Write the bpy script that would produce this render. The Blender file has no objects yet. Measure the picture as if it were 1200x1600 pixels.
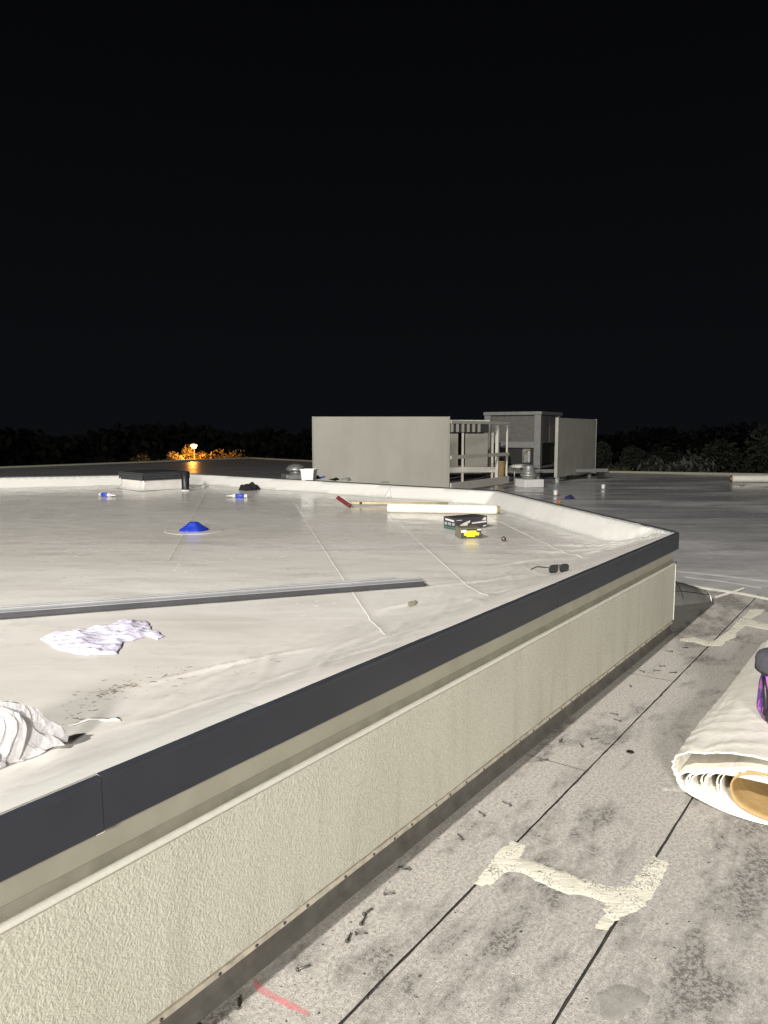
import bpy, bmesh, math, random
from mathutils import Vector, Matrix, noise
from mathutils.geometry import delaunay_2d_cdt
R = math.radians
random.seed(7)
scene = bpy.context.scene
C = scene.collection

# ------------------------------------------------------------------ camera
EYE = 1.5
F = 1155.0                      # focal length in photo pixels (1200 x 1600)
PIT = math.atan((800 - 675) / F)
cam = bpy.data.cameras.new('camera'); cam_o = bpy.data.objects.new('camera', cam); C.objects.link(cam_o)
cam.sensor_fit = 'VERTICAL'; cam.sensor_height = 36; cam.sensor_width = 27
cam.lens = F / 1600 * 36; cam.clip_start = 0.05; cam.clip_end = 1500
cam_o.location = (0, 0, EYE); cam_o.rotation_euler = (math.pi/2 - PIT, 0, 0)
scene.camera = cam_o
scene.render.resolution_x = 768; scene.render.resolution_y = 1024

# ------------------------------------------------------------------ night sky
world = bpy.data.worlds.new('World'); scene.world = world; world.use_nodes = True
wt = world.node_tree; wt.nodes.clear()
wo = wt.nodes.new('ShaderNodeOutputWorld'); wb = wt.nodes.new('ShaderNodeBackground')
wg = wt.nodes.new('ShaderNodeTexCoord'); ws = wt.nodes.new('ShaderNodeSeparateXYZ'); wr = wt.nodes.new('ShaderNodeValToRGB')
wt.links.new(wg.outputs['Generated'], ws.inputs[0]); wt.links.new(ws.outputs['Z'], wr.inputs[0])
wr.color_ramp.elements[0].position = 0.0; wr.color_ramp.elements[0].color = (.0038, .0043, .0054, 1)
wr.color_ramp.elements[1].position = 0.55; wr.color_ramp.elements[1].color = (.0016, .0017, .0020, 1)
wt.links.new(wr.outputs[0], wb.inputs[0]); wb.inputs[1].default_value = 1.0
wt.links.new(wb.outputs[0], wo.inputs[0])
vs = scene.view_settings
vs.view_transform = 'Standard'; vs.look = 'None'; vs.exposure = 0.0; vs.gamma = 1.0; vs.use_curve_mapping = False

# floodlight levels (lamps are made with their masts, at the end)
KEY_W = 43500.0
FILL_W = 18500.0  # added fill lamp for the stucco face

# ------------------------------------------------------------------ helpers
def at(px, py, z=0.0, y=None):
    dx = (px - 600) / F; dz = (800 - py) / F
    d = (dx, math.cos(PIT) + dz*math.sin(PIT), -math.sin(PIT) + dz*math.cos(PIT))
    t = (z - EYE) / d[2] if y is None else y / d[1]
    return Vector((d[0]*t, d[1]*t, EYE + d[2]*t))

def link(o, parent=None):
    C.objects.link(o)
    if parent is not None: o.parent = parent
    return o

def mesh(name, verts, faces, mat, parent=None, smooth=False):
    me = bpy.data.meshes.new(name); me.from_pydata([tuple(v) for v in verts], [], faces); me.update()
    if mat: me.materials.append(mat)
    if smooth: me.polygons.foreach_set('use_smooth', [True]*len(me.polygons))
    return link(bpy.data.objects.new(name, me), parent)

def from_bm(name, bm, mat, parent=None, smooth=False):
    me = bpy.data.meshes.new(name); bm.to_mesh(me); bm.free()
    if mat: me.materials.append(mat)
    if smooth: me.polygons.foreach_set('use_smooth', [True]*len(me.polygons))
    return link(bpy.data.objects.new(name, me), parent)

def tag(o, label=None, cat=None, group=None, kind=None):
    if label: o['label'] = label
    if cat: o['category'] = cat
    if group: o['group'] = group
    if kind: o['kind'] = kind
    return o

def thing(name, label, cat, loc=(0, 0, 0), rz=0.0, group=None):
    o = bpy.data.objects.new(name, None); link(o); o.empty_display_size = .1
    o.location = loc; o.rotation_euler = (0, 0, rz)
    return tag(o, label, cat, group)

def box_bm(bm, lo, hi, bevel=0.0, seg=2, M=None):
    lo, hi = Vector(lo), Vector(hi)
    r = bmesh.ops.create_cube(bm, size=1.0)
    vv = r['verts']
    for v in vv:
        v.co = Vector([(lo[i]+hi[i])/2 + v.co[i]*(hi[i]-lo[i]) for i in range(3)])
    if bevel:
        es = list({e for v in vv for e in v.link_edges})
        rb = bmesh.ops.bevel(bm, geom=es, offset=bevel, segments=seg, affect='EDGES', profile=.5)
        vv = list(set(vv) | set(rb['verts']))
        vv = [v for v in vv if v.is_valid]
    if M is not None:
        for v in vv: v.co = M @ v.co
    return vv

def box(name, lo, hi, mat, parent=None, bevel=0.0, seg=2, M=None):
    bm = bmesh.new(); box_bm(bm, lo, hi, bevel, seg, M)
    return from_bm(name, bm, mat, parent)

def tube(name, pts, rad, mat, parent=None, n=10, cap=True, smooth=True):
    pts = [Vector(p) for p in pts]
    rads = rad if isinstance(rad, (list, tuple)) else [rad]*len(pts)
    V, Fc = [], []
    up = Vector((0, 0, 1))
    prev = None
    for i, p in enumerate(pts):
        t = (pts[min(i+1, len(pts)-1)] - pts[max(i-1, 0)]).normalized()
        if prev is None:
            a = t.cross(up)
            if a.length < 1e-3: a = t.cross(Vector((1, 0, 0)))
        else:
            a = prev - t*prev.dot(t)
        a.normalize(); prev = a; b = t.cross(a)
        for k in range(n):
            q = 2*math.pi*k/n
            V.append(p + (a*math.cos(q) + b*math.sin(q))*rads[i])
    for i in range(len(pts)-1):
        for k in range(n):
            Fc.append((i*n+k, i*n+(k+1) % n, (i+1)*n+(k+1) % n, (i+1)*n+k))
    if cap:
        Fc.append(tuple(range(n))[::-1]); Fc.append(tuple(range((len(pts)-1)*n, len(pts)*n)))
    o = mesh(name, V, Fc, mat, parent)
    if smooth:
        for pl in o.data.polygons: pl.use_smooth = len(pl.vertices) == 4
    return o

def lathe(name, prof, mat, parent=None, n=24, smooth=True, wob=0.0):
    V, Fc = [], []
    for i, (r, z) in enumerate(prof):
        for k in range(n):
            q = 2*math.pi*k/n
            w = 1 + wob*noise.noise(Vector((math.cos(q)*2, math.sin(q)*2, z*9)))
            V.append((r*math.cos(q)*w, r*math.sin(q)*w, z))
    for i in range(len(prof)-1):
        for k in range(n):
            Fc.append((i*n+k, i*n+(k+1) % n, (i+1)*n+(k+1) % n, (i+1)*n+k))
    if prof[0][0] > 1e-5: Fc.append(tuple(range(n))[::-1])
    if prof[-1][0] > 1e-5: Fc.append(tuple(range((len(prof)-1)*n, len(prof)*n)))
    o = mesh(name, V, Fc, mat, parent)
    if smooth:
        for pl in o.data.polygons: pl.use_smooth = len(pl.vertices) == 4
    return o

def fbm(p, o=3, lac=2.1, g=.5):
    s, a = 0.0, 1.0
    q = Vector(p)
    for _ in range(o):
        s += a*noise.noise(q); a *= g; q = q*lac + Vector((7.1, 3.3, 1.7))
    return s

def densify(poly, step, jitter, freq=30, seed=0):
    out = []
    n = len(poly)
    for i in range(n):
        a, b = Vector(poly[i][:2]), Vector(poly[(i+1) % n][:2])
        m = max(1, int((b-a).length/step))
        for k in range(m):
            p = a.lerp(b, k/m)
            q = Vector((p.x*freq, p.y*freq, seed))
            out.append(p + Vector((fbm(q), fbm(q + Vector((31, 17, 5))))) * jitter)
    return out

def sheet(name, poly, spacing, zf, mat, parent=None, thick=0.0, smooth=True, loc=None):
    """a thin piece with the outline poly (x,y), inner points every `spacing`, height zf(x,y,edge distance)"""
    n = len(poly)
    xs = [p[0] for p in poly]; ys = [p[1] for p in poly]
    def inside(x, y):
        c = False; j = n-1
        for i in range(n):
            if (poly[i][1] > y) != (poly[j][1] > y) and x < (poly[j][0]-poly[i][0])*(y-poly[i][1])/(poly[j][1]-poly[i][1])+poly[i][0]: c = not c
            j = i
        return c
    def edist(x, y):
        m = 9
        for i in range(n):
            a, b = poly[i], poly[(i+1) % n]
            dx, dy = b[0]-a[0], b[1]-a[1]; L = dx*dx+dy*dy or 1e-9
            t = max(0, min(1, ((x-a[0])*dx+(y-a[1])*dy)/L))
            m = min(m, math.hypot(x-a[0]-t*dx, y-a[1]-t*dy))
        return m
    pts = [Vector((p[0], p[1])) for p in poly]
    y = min(ys); r = 0
    while y < max(ys):
        x = min(xs) + (spacing/2 if r % 2 else 0)
        while x < max(xs):
            if inside(x, y) and edist(x, y) > spacing*.5:
                pts.append(Vector((x + random.uniform(-.12, .12)*spacing, y + random.uniform(-.12, .12)*spacing)))
            x += spacing
        y += spacing*.866; r += 1
    v, e, f, *_ = delaunay_2d_cdt(pts, [], [list(range(n))], 1, 1e-6)
    L = loc or Vector((0, 0, 0))
    V = [(p.x-L[0], p.y-L[1], zf(p.x, p.y, edist(p.x, p.y))-L[2]) for p in v]
    fl = [tuple(q) for q in f]
    if thick:
        m = len(V)
        V += [(a, b, c-thick) for a, b, c in V]
        cnt = {}
        for q in fl:
            for i in range(3):
                k = (q[i], q[(i+1) % 3]); cnt[k] = 1
        side = [(b, a, a+m, b+m) for (a, b) in cnt if (b, a) not in cnt]
        fl = fl + [tuple(i+m for i in q[::-1]) for q in fl] + side
    return mesh(name, V, fl, mat, parent, smooth)

def fold(x, y, dirs):
    s = 0
    for (kx, ky, ph, a) in dirs:
        u = (x*kx + y*ky + ph) % 2.0
        s += a*(abs(u-1.0)*2-1)
    return s
def rand_dirs(n, fmin, fmax, amp, rnd):
    out = []
    for _ in range(n):
        q = rnd.uniform(0, math.pi); f = rnd.uniform(fmin, fmax)
        out.append((math.cos(q)*f, math.sin(q)*f, rnd.uniform(0, 2), amp*fmin/f*rnd.uniform(.6, 1.2)))
    return out

def copy_tree(o, parent=None):
    c = o.copy(); C.objects.link(c); c.parent = parent
    for ch in list(o.children):
        copy_tree(ch, c)
    return c

# ------------------------------------------------------------------ materials
class MT:
    def __init__(s, name):
        s.m = bpy.data.materials.new(name); s.m.use_nodes = True
        s.t = s.m.node_tree; s.b = s.t.nodes['Principled BSDF']; s.out = s.t.nodes['Material Output']
        s.tc = s.t.nodes.new('ShaderNodeTexCoord')
    def n(s, typ, **kw):
        nd = s.t.nodes.new(typ)
        for k, v in kw.items(): setattr(nd, k, v)
        return nd
    def l(s, a, b): s.t.links.new(a, b)
    def coord(s, scale=(1, 1, 1), rot=(0, 0, 0)):
        mp = s.n('ShaderNodeMapping'); mp.inputs['Scale'].default_value = scale; mp.inputs['Rotation'].default_value = rot
        s.l(s.tc.outputs['Object'], mp.inputs[0]); return mp.outputs[0]
    def noise(s, scale, detail=4, rough=.55, vec=None, dist=0.0):
        nd = s.n('ShaderNodeTexNoise'); nd.inputs['Scale'].default_value = scale
        nd.inputs['Detail'].default_value = detail; nd.inputs['Roughness'].default_value = rough; nd.inputs['Distortion'].default_value = dist
        s.l(vec or s.tc.outputs['Object'], nd.inputs['Vector']); return nd.outputs['Fac']
    def ramp(s, fac, stops):
        r = s.n('ShaderNodeValToRGB'); e = r.color_ramp.elements
        while len(e) < len(stops): e.new(.5)
        for el, (p, c) in zip(e, stops):
            el.position = p; el.color = (*c, 1) if not isinstance(c, (int, float)) else (c, c, c, 1)
        s.l(fac, r.inputs[0]); return r.outputs[0]
    def mix(s, fac, a, b, mode='MIX'):
        m = s.n('ShaderNodeMix', data_type='RGBA', blend_type=mode)
        for i, v in ((0, fac), (6, a), (7, b)):
            if hasattr(v, 'links'): s.l(v, m.inputs[i])
            elif i == 0: m.inputs[0].default_value = v
            else: m.inputs[i].default_value = (*v, 1) if not isinstance(v, (int, float)) else (v, v, v, 1)
        return m.outputs[2]
    def math(s, op, a, b=None):
        m = s.n('ShaderNodeMath', operation=op)
        for i, v in ((0, a), (1, b)):
            if v is None: continue
            if hasattr(v, 'links'): s.l(v, m.inputs[i])
            else: m.inputs[i].default_value = v
        return m.outputs[0]
    def base(s, v):
        if hasattr(v, 'links'): s.l(v, s.b.inputs['Base Color'])
        else: s.b.inputs['Base Color'].default_value = (*v, 1)
    def rough(s, v):
        if hasattr(v, 'links'): s.l(v, s.b.inputs['Roughness'])
        else: s.b.inputs['Roughness'].default_value = v
    def bump(s, h, strength=.5, dist=.01, prev=None):
        b = s.n('ShaderNodeBump'); b.inputs['Strength'].default_value = strength; b.inputs['Distance'].default_value = dist
        s.l(h, b.inputs['Height'])
        if prev: s.l(prev, b.inputs['Normal'])
        s.l(b.outputs[0], s.b.inputs['Normal']); return b.outputs[0]

def plain(name, col, rough=.5, metal=0.0, var=.12, scale=20, bump=0.0, spec=None):
    t = MT(name)
    nz = t.noise(scale, 5, .6)
    c0 = tuple(min(1, c*(1-var)) for c in col); c1 = tuple(min(1, c*(1+var)) for c in col)
    t.base(t.ramp(nz, [(.3, c0), (.7, c1)]))
    t.rough(t.math('ADD', t.math('MULTIPLY', nz, .2), rough-.1))
    t.b.inputs['Metallic'].default_value = metal
    if spec is not None: t.b.inputs['Specular IOR Level'].default_value = spec
    if bump: t.bump(nz, bump, .003)
    return t.m

def m_stucco():
    t = MT('stucco')
    wv = t.noise(1.7, 3); fine = t.noise(60, 3, .5)
    wob = t.n('ShaderNodeVectorMath', operation='ADD')
    nzc = t.n('ShaderNodeTexNoise'); nzc.inputs['Scale'].default_value = 26; nzc.inputs['Detail'].default_value = 2
    t.l(t.tc.outputs['Object'], nzc.inputs['Vector'])
    sc = t.n('ShaderNodeVectorMath', operation='SCALE'); sc.inputs['Scale'].default_value = .045
    t.l(nzc.outputs['Color'], sc.inputs[0]); t.l(t.tc.outputs['Object'], wob.inputs[0]); t.l(sc.outputs[0], wob.inputs[1])
    vo = t.n('ShaderNodeTexVoronoi', feature='SMOOTH_F1'); vo.inputs['Scale'].default_value = 128; vo.inputs['Smoothness'].default_value = .6
    t.l(wob.outputs[0], vo.inputs['Vector'])
    worm = t.noise(126, 1.5, .45, dist=.7)
    h = t.math('ADD', t.math('MULTIPLY', worm, 1.5), t.math('MULTIPLY', vo.outputs['Distance'], .8))
    h = t.math('ADD', h, t.math('MULTIPLY', wv, .5))
    t.bump(h, .27, .009)
    st = t.noise(1.0, 4, .6, t.coord((2.2, 1, 1.2)))
    c = t.ramp(st, [(.28, (.52, .505, .415)), (.55, (.62, .605, .505)), (.8, (.65, .635, .535))])
    c = t.mix(.35, c, t.ramp(fine, [(.35, (.47, .45, .37)), (.65, (.69, .665, .565))]))
    dr = t.noise(3.2, 5, .65, t.coord((2.6, 1, .35))); sp2 = t.n('ShaderNodeSeparateXYZ'); t.l(t.tc.outputs['Object'], sp2.inputs[0])
    lowz = t.n('ShaderNodeMapRange'); lowz.inputs[1].default_value = .34; lowz.inputs[2].default_value = .08; t.l(sp2.outputs['Z'], lowz.inputs[0])
    c = t.mix(t.math('MULTIPLY', t.ramp(dr, [(.5, 0.0), (.72, 1.0)]), t.math('ADD', t.math('MULTIPLY', lowz.outputs[0], .4), .24)), c, (.36, .335, .26))
    t.base(c); t.rough(.55)
    return t.m

def m_capsheet():
    t = MT('granule_cap_sheet')
    g1 = t.noise(210, 2, .75); g2 = t.noise(75, 4, .75); g3 = t.noise(38, 5, .75)
    big = t.noise(1.9, 5, .6, t.coord((.55, 1.25, 1))); mid = t.noise(7.5, 6, .72, t.coord((.6, 1.15, 1)))
    c = t.ramp(g1, [(.34, (.20, .187, .170)), (.5, (.38, .358, .33)), (.66, (.55, .518, .474))])
    c = t.mix(.55, c, t.ramp(g2, [(.36, (.17, .158, .144)), (.5, (.385, .363, .333)), (.64, (.56, .53, .485))]))
    patch_ = t.ramp(t.math('ADD', t.math('MULTIPLY', big, .62), t.math('MULTIPLY', mid, .38)), [(.50, 0.0), (.575, 1.0)])
    run = t.noise(3.0, 5, .62, t.coord((.22, 2.2, 1))); patch_ = t.math('MAXIMUM', patch_, t.math('MULTIPLY', t.ramp(run, [(.55, 0.0), (.66, 1.0)]), t.ramp(mid, [(.40, 0.0), (.55, 1.0)])))
    spk = t.math('MULTIPLY', patch_, t.ramp(t.math('ADD', t.math('MULTIPLY', g2, .6), t.math('MULTIPLY', g3, .4)), [(.455, .06), (.535, 1.0)]))
    c = t.mix(t.math('MULTIPLY', spk, .88), c, (.085, .078, .072))
    c = t.mix(t.math('MULTIPLY', t.ramp(mid, [(.5, 0.0), (.85, 1.0)]), .2), c, (.25, .235, .215))
    t.base(c); t.rough(.88); t.b.inputs['Specular IOR Level'].default_value = .25
    n1 = t.bump(g1, .6, .004); t.bump(t.math('ADD', mid, t.math('MULTIPLY', g3, .25)), .4, .01, n1)
    return t.m

def m_membrane(clean=False):
    t = MT('white_flashing_membrane' if clean else 'white_roof_membrane')
    ge = t.n('ShaderNodeNewGeometry')
    class _P: outputs = {'Object': ge.outputs['Position']}
    t.tc = _P
    big = t.noise(.55, 5, .6, t.coord((.7, 1.6, 1))); streak = t.noise(1.6, 6, .65, t.coord((.55, 2.6, 1)))
    mid = t.noise(6, 6, .7, t.coord((.8, 2.2, 1))); fine = t.noise(90, 3)
    sep = t.n('ShaderNodeSeparateXYZ'); t.l(t.tc.outputs['Object'], sep.inputs[0])
    far = t.n('ShaderNodeMapRange'); far.inputs[1].default_value = 4.2; far.inputs[2].default_value = 8.0
    t.l(sep.outputs['Y'], far.inputs[0])
    # standing water gathers toward the back of the deck
    wet = t.math('ADD', t.math('MULTIPLY', far.outputs[0], .55), t.math('SUBTRACT', streak, .42))
    wet = t.ramp(wet, [(.12, 0.0), (.40, 1.0)])
    c = t.ramp(big, [(.3, (.55, .52, .48)), (.55, (.645, .618, .58)), (.8, (.69, .665, .63))])
    dirt = t.math('MULTIPLY', t.ramp(mid, [(.55, 0.0), (.72, 1.0)]), t.ramp(streak, [(.42, 0.0), (.66, 1.0)]))
    c = t.mix(t.math('MULTIPLY', dirt, .6), c, (.33, .295, .25))
    c = t.mix(t.math('MULTIPLY', t.ramp(streak, [(.3, 1.0), (.5, 0.0)]), .45), c, (.44, .415, .37))
    c = t.mix(t.math('MULTIPLY', wet, .2), c, (.45, .43, .405))
    if clean: c = t.mix(t.math('MULTIPLY', dirt, .25), t.ramp(big, [(.3, (.56, .55, .515)), (.7, (.61, .60, .565))]), (.5, .47, .42))
    smu = t.math('MULTIPLY', t.ramp(t.noise(2.4, 6, .7, t.coord((1, 1.5, 1)), 1.2), [(.54, 0.0), (.66, 1.0)]), t.ramp(t.noise(22, 5, .7), [(.4, .15), (.62, 1.0)]))
    c = t.mix(t.math('MULTIPLY', smu, .15 if clean else .30), c, (.36, .33, .29))
    t.base(c)
    r = t.mix(wet, t.ramp(streak, [(.3, .36), (.7, .55)]), t.ramp(mid, [(.35, .12), (.75, .32)]))
    t.rough(.42 if clean else r)
    t.bump(t.math('ADD', t.math('MULTIPLY', mid, .6), t.math('MULTIPLY', fine, .08)), .22, .008)
    return t.m

def m_wetroof():
    t = MT('grey_coated_roof')
    big = t.noise(.35, 5, .6, t.coord((.8, 1.6, 1))); st = t.noise(.75, 8, .7, t.coord((.42, 1.9, 1), (0, 0, R(14)))); mid = t.noise(5, 6, .7)
    c = t.ramp(st, [(.32, (.20, .197, .203)), (.5, (.47, .462, .465)), (.68, (.66, .65, .645))])
    c = t.mix(.35, c, t.ramp(mid, [(.3, (.30, .296, .30)), (.7, (.62, .61, .61))]))
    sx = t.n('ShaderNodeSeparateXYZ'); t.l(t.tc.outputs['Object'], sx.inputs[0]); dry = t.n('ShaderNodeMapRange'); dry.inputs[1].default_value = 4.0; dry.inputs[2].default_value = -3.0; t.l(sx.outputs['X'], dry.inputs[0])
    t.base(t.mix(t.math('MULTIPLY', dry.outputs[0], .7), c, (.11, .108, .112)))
    r = t.mix(t.math('MAXIMUM', t.ramp(big, [(.46, 0.0), (.62, 1.0)]), dry.outputs[0]), .15, t.ramp(st, [(.3, .34), (.7, .5)]))
    t.rough(r)
    t.bump(t.math('ADD', t.math('MULTIPLY', mid, .3), st), .10, .01)
    return t.m

def m_cloth(name, col, rough=.8, bumps=25, sss=0.0, st=.5, dist=.01, spec=.3):
    t = MT(name)
    n1 = t.noise(bumps, 4, .6, dist=.6); n2 = t.noise(6, 4)
    t.base(t.ramp(n2, [(.3, tuple(c*.9 for c in col)), (.7, tuple(min(1, c*1.06) for c in col))]))
    t.rough(rough); t.b.inputs['Specular IOR Level'].default_value = spec
    t.bump(n1, st, dist)
    return t.m

def m_plastic():
    t = MT('crumpled_white_plastic')
    t.base((.74, .725, .735)); t.rough(.25); t.bump(t.noise(30, 4, .6, dist=1.5), .5, .015)
    tl = t.n('ShaderNodeBsdfTranslucent'); tl.inputs[0].default_value = (.75, .73, .74, 1); mx = t.n('ShaderNodeMixShader'); mx.inputs[0].default_value = .5
    t.l(t.b.outputs[0], mx.inputs[1]); t.l(tl.outputs[0], mx.inputs[2]); t.l(mx.outputs[0], t.out.inputs[0])
    return t.m

def m_screen():
    t = MT('painted_screen_panel')
    v = t.noise(1.2, 5, .6, t.coord((1.5, 1, .6))); s2 = t.noise(5, 6, .7, t.coord((2.5, 1, .5))); sc = t.noise(2.4, 3)
    c = t.ramp(v, [(.3, (.235, .224, .188)), (.7, (.285, .274, .234))])
    c = t.mix(t.math('MULTIPLY', t.ramp(s2, [(.58, 0.0), (.75, 1.0)]), t.ramp(sc, [(.5, 0.0), (.65, .5)])), c, (.37, .355, .315))
    t.base(c); t.rough(.55)
    return t.m

def m_sealant():
    t = MT('cream_sealant')
    n1 = t.noise(34, 5, .65, t.coord((.6, 1.8, 1))); n2 = t.noise(140, 3, .6); n3 = t.noise(7, 5, .65)
    t.base(t.mix(t.ramp(n3, [(.42, .0), (.7, .6)]), t.ramp(n1, [(.3, (.60, .57, .48)), (.62, (.74, .71, .61))]), (.50, .465, .38))); t.rough(.6)
    t.bump(t.math('ADD', n1, t.math('MULTIPLY', n2, .3)), .5, .008)
    tr = t.n('ShaderNodeBsdfTransparent'); mx = t.n('ShaderNodeMixShader')
    t.l(t.ramp(t.math('ADD', t.math('MULTIPLY', n2, .55), t.math('MULTIPLY', n3, .45)), [(.385, .0), (.47, 1.0)]), mx.inputs[0])
    t.l(tr.outputs[0], mx.inputs[1]); t.l(t.b.outputs[0], mx.inputs[2]); t.l(mx.outputs[0], t.out.inputs[0])
    return t.m

def m_clear():
    t = MT('clear_plastic_film')
    t.base((.42, .405, .37)); t.rough(.12)
    tr = t.n('ShaderNodeBsdfTransparent'); mx = t.n('ShaderNodeMixShader')
    t.l(t.ramp(t.noise(14, 4, .6), [(.35, .16), (.7, .5)]), mx.inputs[0])
    t.l(tr.outputs[0], mx.inputs[1]); t.l(t.b.outputs[0], mx.inputs[2]); t.l(mx.outputs[0], t.out.inputs[0])
    return t.m

def m_spray():
    t = MT('pink_spray_paint')
    t.base((.68, .24, .25)); t.rough(.85)
    tr = t.n('ShaderNodeBsdfTransparent'); mx = t.n('ShaderNodeMixShader')
    t.l(t.math('MULTIPLY', t.ramp(t.noise(210, 2, .75), [(.36, .25), (.56, 1.0)]), t.ramp(t.noise(16, 3), [(.3, .45), (.7, .95)])), mx.inputs[0])
    t.l(tr.outputs[0], mx.inputs[1]); t.l(t.b.outputs[0], mx.inputs[2]); t.l(mx.outputs[0], t.out.inputs[0])
    return t.m

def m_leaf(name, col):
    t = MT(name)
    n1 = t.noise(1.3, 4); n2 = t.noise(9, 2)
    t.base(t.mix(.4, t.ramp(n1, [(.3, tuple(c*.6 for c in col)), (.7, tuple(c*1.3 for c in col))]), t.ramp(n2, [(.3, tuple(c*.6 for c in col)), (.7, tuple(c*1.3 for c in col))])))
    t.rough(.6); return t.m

def m_emit(name, col, st):
    t = MT(name); t.base((.8, .8, .8)); t.b.inputs['Emission Color'].default_value = (*col, 1); t.b.inputs['Emission Strength'].default_value = st
    return t.m

def m_glitter(name, col):
    t = MT(name); n1 = t.noise(55, 4, .7)
    t.base(t.ramp(n1, [(.3, tuple(c*.6 for c in col)), (.7, tuple(min(1, c*1.3) for c in col))])); t.rough(.25); t.bump(n1, .9, .01)
    return t.m

def m_camo():
    t = MT('purple_print_nylon')
    n1 = t.noise(19, 2, .5, dist=1.6); n2 = t.noise(45, 3)
    c = t.ramp(n1, [(.30, (.05, .02, .10)), (.46, (.13, .05, .26)), (.54, (.20, .09, .36)), (.59, (.60, .12, .42)), (.66, (.18, .07, .32))])
    t.base(c); t.rough(.42); t.bump(n2, .4, .004)
    return t.m

M = dict(
    stucco=m_stucco(), cap=m_capsheet(), memb=m_membrane(), flash=m_membrane(True), wet=m_wetroof(), screen=m_screen(), seal=m_sealant(), clear=m_clear(),
    coping=plain('dark_grey_coping_paint', (.033, .036, .046), .36, 0, .10, 9),
    fascia=plain('fascia_paint', (.36, .345, .27), .6, 0, .10, 6, .2),
    ledge=plain('ledge_shade_drab', (.26, .245, .19), .7, 0, .15, 14, .3),  # holds the shade of the stucco ledge as colour; also edge metal, glue
    glint_trim=plain('cream_glint_trim', (.80, .775, .68), .5, 0, .06, 30, .3),  # carries the painted highlight of the stucco lip; also sealant lines and tabs
    bar=plain('cream_termination_bar', (.52, .47, .38), .5, 0, .3, 22, .3),
    base=plain('grey_base_flashing', (.125, .115, .10), .75, 0, .28, 11, .5),
    under=plain('bitumen', (.05, .045, .04), .85, 0, .4, 25, .6),
    steel=plain('dark_steel', (.10, .095, .09), .45, .6, .3, 60),
    galv=plain('galvanised_metal', (.36, .36, .35), .42, .55, .18, 14),
    strip_top=plain('grey_metal_trim', (.36, .36, .37), .38, .3, .08, 7),
    strip_face=plain('charcoal_metal_trim', (.05, .05, .056), .4, .2, .12, 7),
    dark_metal=plain('dark_bronze_metal', (.055, .057, .063), .42, .3, .2, 18),
    black=plain('black_plastic', (.014, .014, .015), .45, 0, .3, 25, .2),
    blackcloth=m_cloth('black_cloth', (.014, .014, .015), .9, 18, 0, .7, .02),
    rag=m_cloth('white_rag_cloth', (.60, .575, .69), .75, 38, 0, .5, .012),
    plastic=m_plastic(),
    white=plain('white_plastic', (.66, .655, .63), .4, 0, .06, 8),
    rollm=m_cloth('roll_membrane', (.72, .69, .62), .5, 14, 0, .35, .012),
    board=plain('brown_cardboard', (.36, .24, .10), .75, 0, .14, 26, .2),
    board_in=plain('cardboard_inside', (.34, .23, .10), .8, 0, .14, 26, .2),
    blue=plain('blue_plastic', (.03, .07, .50), .4, 0, .15, 20),
    bluecap=m_glitter('glossy_blue_coating', (.02, .045, .42)),
    navy=m_cloth('navy_cloth', (.03, .03, .10), .85, 20),
    red=plain('maroon_rubber', (.12, .016, .02), .5, 0, .2, 20),
    wood=plain('pale_wood', (.52, .38, .18), .5, 0, .2, 12),
    carton=plain('charcoal_carton', (.035, .033, .036), .5, 0, .2, 12),
    carton2=plain('olive_carton', (.16, .14, .085), .6, 0, .2, 14),
    print_w=plain('white_print', (.55, .53, .52), .5, 0, .1, 30),
    print_g=plain('green_print', (.04, .12, .09), .5, 0, .2, 30),
    print_y=plain('yellow_print', (.80, .66, .02), .45, 0, .08, 30),
    orange=plain('orange_plastic', (.75, .16, .04), .45, 0, .1, 20),
    purple=m_camo(), greyfab=m_cloth('charcoal_fabric', (.06, .06, .068), .8, 40), pinkfab=plain('pink_piping', (.50, .16, .36), .5, 0, .1, 30),
    lens=plain('smoked_lens', (.02, .022, .024), .08, 0, .1, 10),
    hvac=plain('hvac_grey_paint', (.20, .198, .194), .5, .1, .14, 5),
    railp=plain('rail_paint', (.52, .50, .44), .5, 0, .1, 6),
    screen2=plain('pale_screen_paint', (.38, .37, .325), .55, 0, .12, 2.2),
    hvac_d=plain('hvac_coil_dark', (.105, .098, .092), .6, 0, .2, 9),
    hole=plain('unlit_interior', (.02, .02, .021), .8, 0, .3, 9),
    spray=m_spray(),
    bark=plain('bark', (.07, .05, .035), .85, 0, .3, 8, .6),
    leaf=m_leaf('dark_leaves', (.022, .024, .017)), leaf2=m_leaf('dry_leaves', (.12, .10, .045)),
    dirt=plain('dry_ground', (.06, .055, .045), .9, 0, .3, .4),
    asphalt=plain('asphalt', (.045, .045, .047), .8, 0, .2, 3),
    paintedmetal=plain('mast_yellow_paint', (.55, .36, .04), .5, .2, .15, 8),
    lamp_glow=m_emit('sodium_lamp_glass', (1.0, .40, .07), 7),
    flood_glow=m_emit('floodlight_glass', (1.0, .95, .86), 60),
)

# ------------------------------------------------------------------ key geometry of the place
P1 = Vector((2.18, 5.45)); D = Vector((.583, .8125)).normalized(); N = Vector((D.y, -D.x))
WANG = math.atan2(D.y, D.x)
def W(s, n, z=0.0):                 # wall coordinates: s along the stucco wall from its far corner, n outward
    p = P1 + D*s + N*n
    return Vector((p.x, p.y, z))
def wl(p):
    a = Vector((p[0], p[1])) - P1
    return a.dot(D), a.dot(N)
P2 = Vector((1.46, 9.342)); P3 = Vector((-3.43, 13.2)); P4 = Vector((-6.29, 12.16)); P5 = Vector((-12.0, 10.1))
P0 = P1 - D*9.5; P6 = P5 + (P0-P1).normalized()*9.0
ZR, ZP = .60, .752                  # upper deck, parapet top

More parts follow.
